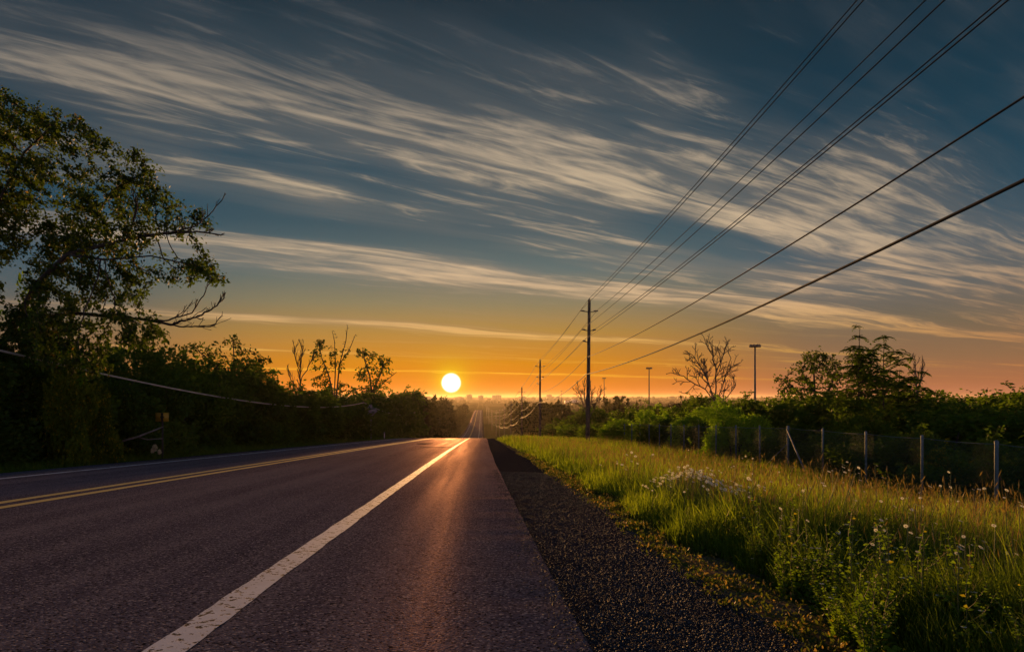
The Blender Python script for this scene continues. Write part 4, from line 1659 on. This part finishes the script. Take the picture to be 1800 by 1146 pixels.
# ------------------------------------------------------------------ long grass
def blade_arrays(x, y, z, h, w, bend, rng, segs=(0, .38, .72, 1.0)):
    n = len(x)
    az = rng.random(n) * 2 * np.pi
    fz = rng.random(n) * 2 * np.pi
    P = np.stack([x, y, z], -1)
    lean = np.stack([np.cos(az), np.sin(az), 0 * az], -1)
    side = np.stack([np.cos(fz), np.sin(fz), 0 * fz], -1)
    V = []
    for t, wf in zip(segs, (1.0, .9, .6, 0)):
        c = P + lean * (bend * h * t ** 2)[:, None] + np.array([0, 0, 1.0]) * (h * t * (1 - .25 * bend * t))[:, None]
        if wf > 0:
            V += [c - side * (w * wf / 2)[:, None], c + side * (w * wf / 2)[:, None]]
        else:
            V.append(c)
    V = np.stack(V, 1)
    b = np.arange(n)[:, None] * 7
    Q = np.concatenate([b + np.array([[0, 1, 3, 2]]), b + np.array([[2, 3, 5, 4]])])
    T = b + np.array([[4, 5, 6]])
    tip = V[:, 6]
    return V.reshape(-1, 3), Q, T, tip


def grass_edge(y):
    return 1.72 + .14 * vnoise(y * 0, y, .9, 41) + .09 * vnoise(y * 0, y, .3, 42) + .012 * np.clip(y - 5, 0, 30) - .006 * np.clip(y - 20, 0, 60)


def field(n, rng, y0=2.0, y1=75.0, xmax=13.0):
    y = np.exp(rng.uniform(math.log(y0), math.log(y1), n))
    lo = grass_edge(y) + road_x(y)
    hi = np.minimum(.9 * y + 2.0, xmax)
    x = lo + rng.random(n) * np.maximum(hi - lo, 0)
    keep = (hi > lo) & (rng.random(n) < np.clip((hi - lo) / y * 1.35, 0, 1))
    return x[keep], y[keep]


def tall(x, y):
    e = x - grass_edge(y) - road_x(y)
    return np.interp(e, [0, .15, .6, 1.5, 5], [.14, .30, .48, .60, .62]) * (1 + .18 * vnoise(x, y, .9, 51) + .24 * vnoise(x, y, .28, 52)) * np.interp(y, [2, 4, 12, 40, 75], [.82, .92, 1.0, .9, .8])


def make_grass():
    rng = np.random.default_rng(99)
    x, y = field(290000, rng)
    z = ground_z(x, y) - .02
    h = tall(x, y) * rng.uniform(.4, 1.2, len(x))
    gold = rng.random(len(x)) < np.clip(np.interp(y, [2, 4.5, 8, 14, 60], [.24, .40, .58, .68, .7]) + .22 * vnoise(x, y, 1.8, 55) - .25 * np.exp(-(x - grass_edge(y)) / .8), .02, .8)
    for nm, sel, mat, lab, wk in (('grass', ~gold, 'grass_green', 'long green roadside grass filling the verge up to the fence', 1.0), ('dry_grass', gold, 'grass_gold', 'golden dry stalks standing among the long roadside grass', .7)):
        xs, ys_, zs, hs = x[sel], y[sel], z[sel], h[sel] * (1.0 if nm == 'grass' else 1.08)
        w = (.005 + .0009 * ys_) * rng.uniform(.6, 1.3, len(xs)) * wk
        V, Q, T, _ = blade_arrays(xs, ys_, zs, hs, w, rng.uniform(.05, .55, len(xs)), rng)
        o = put(nm, mesh_np(nm, V, [Q, T]), M[mat], kind='stuff')
        o['label'] = lab
    # flowering stalks with reddish seed heads
    x, y = field(17000, rng, 3.0, 60)
    e = x - grass_edge(y) - road_x(y)
    k = (e > .5) & (rng.random(len(x)) < np.interp(y, [3, 6, 12, 60], [.25, .6, .9, .9]))
    x, y = x[k], y[k]
    z = ground_z(x, y)
    h = tall(x, y) * rng.uniform(.95, 1.45, len(x))
    w = .0022 + .0005 * y
    V, Q, T, tip = blade_arrays(x, y, z, h, w, rng.uniform(.02, .3, len(x)), rng)
    n0 = len(V)
    d = np.tile(np.array([[0, 0, 1.0]]), (len(x), 1)) + rng.normal(size=(len(x), 3)) * .25
    L = rng.uniform(.045, .085, len(x))
    V1, F1 = leaf_arrays(tip - unit(d) * L[:, None] * .6, d, L, .005 + .0008 * y, rng, 0.0)
    V2, F2 = leaf_arrays(tip - unit(d) * L[:, None] * .6, d, L, .005 + .0008 * y, rng, 0.0)
    o = put('seed_stalks_grass', mesh_np('seed_stalks_grass', np.concatenate([V, V1, V2]), [np.concatenate([Q, F1 + n0, F2 + n0 + len(V1)]), T]), M['seed_head'], kind='stuff')
    o['label'] = 'reddish seed heads of the tall grass above the verge'
    # low grass along the other road edge and under the thicket
    n = 26000
    y = np.exp(rng.uniform(math.log(9), math.log(110), n))
    x = -9.45 - rng.random(n) ** 1.4 * 2.2 + road_x(y)
    z = ground_z(x, y) - .02
    h = rng.uniform(.12, .45, n) * np.interp(-(x - road_x(y)), [9.4, 9.8, 11], [.4, .8, 1.3])
    V, Q, T, _ = blade_arrays(x, y, z, h, (.006 + .0007 * y) * rng.uniform(.7, 1.4, n), rng.uniform(.05, .5, n), rng)
    o = put('edge_grass', mesh_np('edge_grass', V, [Q, T]), M['leaf_mid'], kind='stuff')
    o['label'] = 'low dark grass along the road edge below the thicket'


make_grass()


# creeping plants and grass on the bare verge
def ground_cover():
    rng = np.random.default_rng(15)
    n = 52000
    y = np.exp(rng.uniform(math.log(2.0), math.log(26), n))
    lo = gravel_edge(y) - .06
    hi = grass_edge(y) + .15
    x = lo + rng.random(n) * (hi - lo)
    f = (x - lo) / (hi - lo)
    dens = vnoise(x, y, .28, 61) * .6 + vnoise(x, y, .9, 62) * .5 + .35 * vnoise(x, y, .1, 63)
    keep = (dens > .30 - .85 * f ** 2) | (rng.random(n) < .16)
    x, y = x[keep] + road_x(y[keep]), y[keep]
    n = len(x)
    z = road_z(y) - .085 - .06 * np.clip(x - GRAV_R, 0, 2) + .014 * vnoise(x, y, .22, 14) + .008 * vnoise(x, y, .08, 15)
    P = np.stack([x, y, z + rng.random(n) * .03], -1)
    d = rng.normal(size=(n, 3)) * .8 + np.array([[0, 0, .55]])
    L = rng.uniform(.010, .028, n) * np.interp(y, [2, 8, 26], [1, 1.5, 3.2])
    V, F = leaf_arrays(P, d, L, L * .45, rng, .2)
    o = put('ground_cover_foliage', mesh_np('ground_cover_foliage', V, [F]), M['cover'], kind='stuff')
    o['label'] = 'low creeping weeds on the sandy strip beside the gravel'


ground_cover()


# loose stones on the shoulder
def stones():
    rng = np.random.default_rng(16)
    n = 75000
    y = np.exp(rng.uniform(math.log(1.9), math.log(14), n))
    lo, hi = ROAD_R + .0, gravel_edge(y) + .05
    x = lo + rng.random(n) * (hi - lo)
    spill = rng.random(n) < .045
    x = np.where(spill, ROAD_R - np.abs(rng.normal(size=n)) * .07, x)
    z = np.where(x < ROAD_R, road_z(y), road_z(y) - .032 - .03 * np.clip(x - ROAD_R, 0, 2))
    r = (.0026 + .006 * rng.random(n) ** 4) * np.interp(y, [2, 6, 20], [1, 1.3, 2.0])
    o6 = np.array([[1, 0, 0], [0, 1, 0], [-1, 0, 0], [0, -1, 0], [0, 0, 1], [0, 0, -1]], float)
    V = o6[None] * rng.uniform(.6, 1.3, (n, 6, 1)) * r[:, None, None] * np.array([1, 1, .7])
    a = rng.random(n) * 6.283
    c, s = np.cos(a)[:, None], np.sin(a)[:, None]
    V = np.stack([V[..., 0] * c - V[..., 1] * s, V[..., 0] * s + V[..., 1] * c, V[..., 2]], -1)
    V += np.stack([x + road_x(y), y, z], -1)[:, None]
    t = np.array([[0, 1, 4], [1, 2, 4], [2, 3, 4], [3, 0, 4], [1, 0, 5], [2, 1, 5], [3, 2, 5], [0, 3, 5]])
    F = (np.arange(n)[:, None, None] * 6 + t[None]).reshape(-1, 3)
    m, tt, b = new_mat('loose_stone')
    g = tt.nodes.new('ShaderNodeNewGeometry')
    rn = X(tt, g.outputs['Random Per Island'])
    tt.links.new(mixc(tt, rn.pow(3.0), (.018, .018, .022, 1), (.085, .083, .095, 1)), b.inputs['Base Color'])
    b.inputs['Roughness'].default_value = .75
    o = put('loose_gravel', mesh_np('loose_gravel', V.reshape(-1, 3), [F]), m, kind='stuff')
    o['label'] = 'loose dark stones scattered on the gravel shoulder'


stones()


# ------------------------------------------------------------------ daisies
def daisy_mesh(seed):
    rng = np.random.default_rng(seed)
    h = .42
    me_b = MB()
    bend = rng.normal(size=2) * .04
    top = Vector((bend[0], bend[1], h))
    me_b.tube([(0, 0, -.05), (bend[0] * .3, bend[1] * .3, h * .6), top], [.0022, .002, .0018], 4)
    V, F, n = [], [], 0
    me_b2 = MB()
    nrm = Vector((rng.normal() * .3, -.35 + rng.normal() * .3, 1)).normalized()
    a = nrm.orthogonal().normalized()
    b = nrm.cross(a)
    for j in range(11):
        th = 2 * math.pi * j / 11
        d = a * math.cos(th) + b * math.sin(th)
        s = nrm.cross(d)
        L, w = .024, .0062
        p0 = top + d * .004
        me_b2.add([p0 - s * w * .5, p0 + s * w * .5, top + d * L + s * w * .7 + nrm * .002, top + d * (L + .003), top + d * L - s * w * .7 + nrm * .002], [(0, 1, 2, 3, 4)])
    cen = MB()
    ring = [top + (a * math.cos(2 * math.pi * j / 8) + b * math.sin(2 * math.pi * j / 8)) * .0085 + nrm * .001 for j in range(8)]
    cen.add(ring + [top + nrm * .006], [(j, (j + 1) % 8, 8) for j in range(8)])
    return me_b.mesh('stem'), me_b2.mesh('petals'), cen.mesh('centre')


DAISY = [daisy_mesh(s) for s in range(5)]


def daisy(x, y, hk, sc, label, group, i):
    # one mesh per plant: stem, petals, centre joined under an Empty only where they are large enough to show
    root = thing('daisy', label, 'flower', (x, y, gz(x, y)), rr.uniform(0, 1.2) - .6, group)
    st, pe, ce = DAISY[i % 5]
    put('stem', st, M['weed_stem'], root).scale = (1, 1, hk / .42)
    o = put('petals', pe, M['petal'], root)
    c = put('centre', ce, M['daisy_centre'], o)
    # the head keeps its shape while the stem is stretched
    o.scale = (sc, sc, sc)
    o.location = (0, 0, hk - .42 * sc)
    return root


rng = np.random.default_rng(33)
for i in range(190):
    t = rng.random()
    y = 8.0 - 1.6 * t + rng.normal() * .28
    x = 2.12 + .38 * t + rng.normal() * .09
    daisy(x, y, float(tall(np.array(x), np.array(y))) * rng.uniform(.98, 1.22) + .04, rng.uniform(.5, .75), 'white daisy in the dense patch of daisies beside the gravel bend', 'daisies of the dense white patch', i)
for i in range(14):
    y = 11.5 + rng.normal() * .8
    x = 2.45 + rng.normal() * .2
    daisy(x, y, float(tall(np.array(x), np.array(y))) * rng.uniform(1.0, 1.3) + .05, rng.uniform(.7, 1.0), 'white daisy of the few growing past the dense patch', 'daisies past the dense patch', i)
for i in range(125):
    y = math.exp(rng.uniform(math.log(3.0), math.log(9)))
    e = float(grass_edge(np.array(y)))
    x = e + .12 + rng.random() * min(2.6, max(.3, .8 * y - e))
    daisy(x, y, float(tall(np.array(x), np.array(y))) * rng.uniform(1.0, 1.35) + .05, rng.uniform(.3, .5), 'small white daisy scattered in the long grass, apart from the dense patch', 'daisies scattered in the grass', i)


# ------------------------------------------------------------------ leafy weeds at the front of the verge
def weed_meshes(seed, h=.5):
    rng = np.random.default_rng(seed)
    mb = MB()
    P, D, S = [], [], []
    fl = []
    def shoot(p, d, L, r, leafsz, lvl):
        pts = [p]
        q, dd = np.array(p, float), np.array(d, float)
        m = 10
        for i in range(m):
            dd = unit((dd + rng.normal(size=3) * .12 + np.array([0, 0, .10]))[None])[0]
            q = q + dd * L / m
            pts.append(tuple(q))
            for s in range(2 if lvl == 0 else 2):
                a = rng.random() * 6.283
                out = np.array([math.cos(a), math.sin(a), .35])
                P.append(q.copy())
                D.append(out + dd * .3)
                S.append(leafsz * (1.15 - .65 * i / m) * rng.uniform(.7, 1.2))
            if lvl == 0 and i in (1, 2, 3, 4, 5, 6, 7) and rng.random() < .75:
                a = rng.random() * 6.283
                shoot(tuple(q), np.array([math.cos(a) * .8, math.sin(a) * .8, .8]), L * rng.uniform(.25, .45), r * .6, leafsz * .7, 1)
        mb.tube(pts, [r * (1 - .7 * i / m) for i in range(m + 1)], 4)
        fl.append(pts[-1])
    for k in range(rng.integers(2, 4)):
        a = rng.random() * 6.283
        shoot((math.cos(a) * .03, math.sin(a) * .03, -.03), np.array([math.cos(a) * .2, math.sin(a) * .2, 1]), h * rng.uniform(.75, 1.05), .0036, .036, 0)
    P, D, S = np.array(P), np.array(D), np.array(S)
    V, F = leaf_arrays(P, D, S, S * .5, rng, .2, .3)
    # basal leaves
    n = 60
    a = rng.random(n) * 6.283
    Pb = np.stack([np.cos(a) * .05 * rng.random(n), np.sin(a) * .05 * rng.random(n), rng.random(n) * h * .35], -1)
    Db = np.stack([np.cos(a), np.sin(a), .6 + 0 * a], -1)
    Sb = rng.uniform(.025, .05, n)
    V2, F2 = leaf_arrays(Pb, Db, Sb, Sb * .55, rng, .2, .25)
    return mb.mesh('stem'), mesh_np('foliage', np.concatenate([V, V2]), [np.concatenate([F, F2 + len(V)])]), fl


WEEDS = [weed_meshes(200 + i, h) for i, h in enumerate((.5, .42, .56, .36))]
blossom = MB()
for j in range(8):
    th = 2 * math.pi * j / 8
    d = Vector((math.cos(th), math.sin(th), .15))
    s = Vector((-math.sin(th), math.cos(th), 0))
    blossom.add([Vector((0, 0, 0)), d * .009 + s * .0035, d * .012, d * .009 - s * .0035], [(0, 1, 2, 3)])
BLOSSOM = blossom.mesh('blossom')

# px, row of the foot region, distance
wspots = []
wr = np.random.default_rng(71)
for i in range(44):
    y = math.exp(wr.uniform(math.log(2.25), math.log(4.6)))
    e = float(grass_edge(np.array(y)))
    x = e - .08 + wr.random() ** 1.3 * max(.2, .82 * y - e + .1)
    wspots.append((x, y))
wspots.sort(key=lambda q: q[0] / q[1])
front = [w for w in wspots]
for i, (x, y) in enumerate(front):
    st, fo, fl = WEEDS[i % 4]
    sc = wr.uniform(.7, 1.05)
    root = thing('leafy_weed', 'branching leafy weed at the front of the verge, %s counted from the gravel side' % ordinal[i + 1], 'weed', (x, y, gz(x, y)), wr.uniform(0, 6.28), 'leafy weeds at the front of the verge')
    root.scale = (sc, sc, sc)
    put('stem', st, M['weed_stem'], root)
    put('foliage', fo, M['weed_leaf'], root)
    if i % 2 == 0:
        for q in fl[:5]:
            b = put('blossom', BLOSSOM, M['petal'], root)
            b.location = q
# a pale-flowered weed across the road and a fallen branch
def pale_plant():
    d = 20.0
    x = rel(272 - 836, d)
    root = thing('pale_flower_plant', 'pale cream flowering plant at the road edge below the yellow sign', 'plant', (x, d, gz(x, d)), 0)
    st, fo, fl = WEEDS[2]
    put('stem', st, M['weed_stem'], root)
    put('foliage', fo, M['weed_leaf'], root)
    rng = np.random.default_rng(3)
    for c, r in (((0.0, 0, .50), .10), ((.17, 0, .36), .06), ((-.08, 0, .40), .05)):
        P = ellipsoid(rng, 150, c, (r * .8, r * .8, r * 1.3), .5)
        V, F = leaf_arrays(P, rng.normal(size=(150, 3)), .05, .035, rng)
        put('blossom', mesh_np('blossom', V, [F]), M['cream'], root)
    root.scale = (.8, .8, .8)


M['cream'] = leaf_mat('cream_blossom', (.5, .42, .28, 1), (.75, .65, .45, 1), .3)
pale_plant()


def fallen_branch():
    d = 19.6
    a = pix(208, 777, d); b = pix(240, 768, d); c = pix(275, 754, d); e = pix(284, 750, d)
    base = np.array([a[0], d, gz(a[0], d)])
    L = lambda p, o=0: tuple(np.array(p) - base + np.array([0, o, 0]))
    root = thing('fallen_branch', 'grey leaning dead branch in the thicket under the yellow sign', 'branch', tuple(base))
    put('limb', MB().tube([L(a), L(b, .05), L(c, .1), L(e, .1)], [.035, .03, .022, .01], 6).mesh('limb', True), M['dead_wood'], root)
    f = pix(262, 772, d)
    put('limb', MB().tube([L(b, .05), L(f, -.1), L(pix(290, 770, d), -.15)], [.022, .016, .008], 5).mesh('limb', True), M['dead_wood'], root)


M['dead_wood'] = plain('dead_wood', (.26, .23, .19), .85, vary=.3, scale=9)
fallen_branch()


# ------------------------------------------------------------------ haze
def haze():
    x0, x1, y0, y1, z0, z1 = -7200, 7200, -70, 7600, -60, 21
    mb = MB().box(((x0 + x1) / 2, (y0 + y1) / 2, (z0 + z1) / 2), (x1 - x0, y1 - y0, z1 - z0))
    m = bpy.data.materials.new('haze')
    m.use_nodes = True
    t = m.node_tree
    t.nodes.clear()
    v = t.nodes.new('ShaderNodeVolumePrincipled')
    v.inputs['Color'].default_value = (.95, .86, .74, 1)
    v.inputs['Density'].default_value = HAZE
    v.inputs['Anisotropy'].default_value = HAZE_G
    out = t.nodes.new('ShaderNodeOutputMaterial')
    t.links.new(v.outputs[0], out.inputs['Volume'])
    o = put('haze', mb.mesh('haze'), m, kind='stuff')
    o['label'] = 'thin warm haze in the air over the valley'


HAZE, HAZE_G = .00005, .62
if HAZE:
    haze()
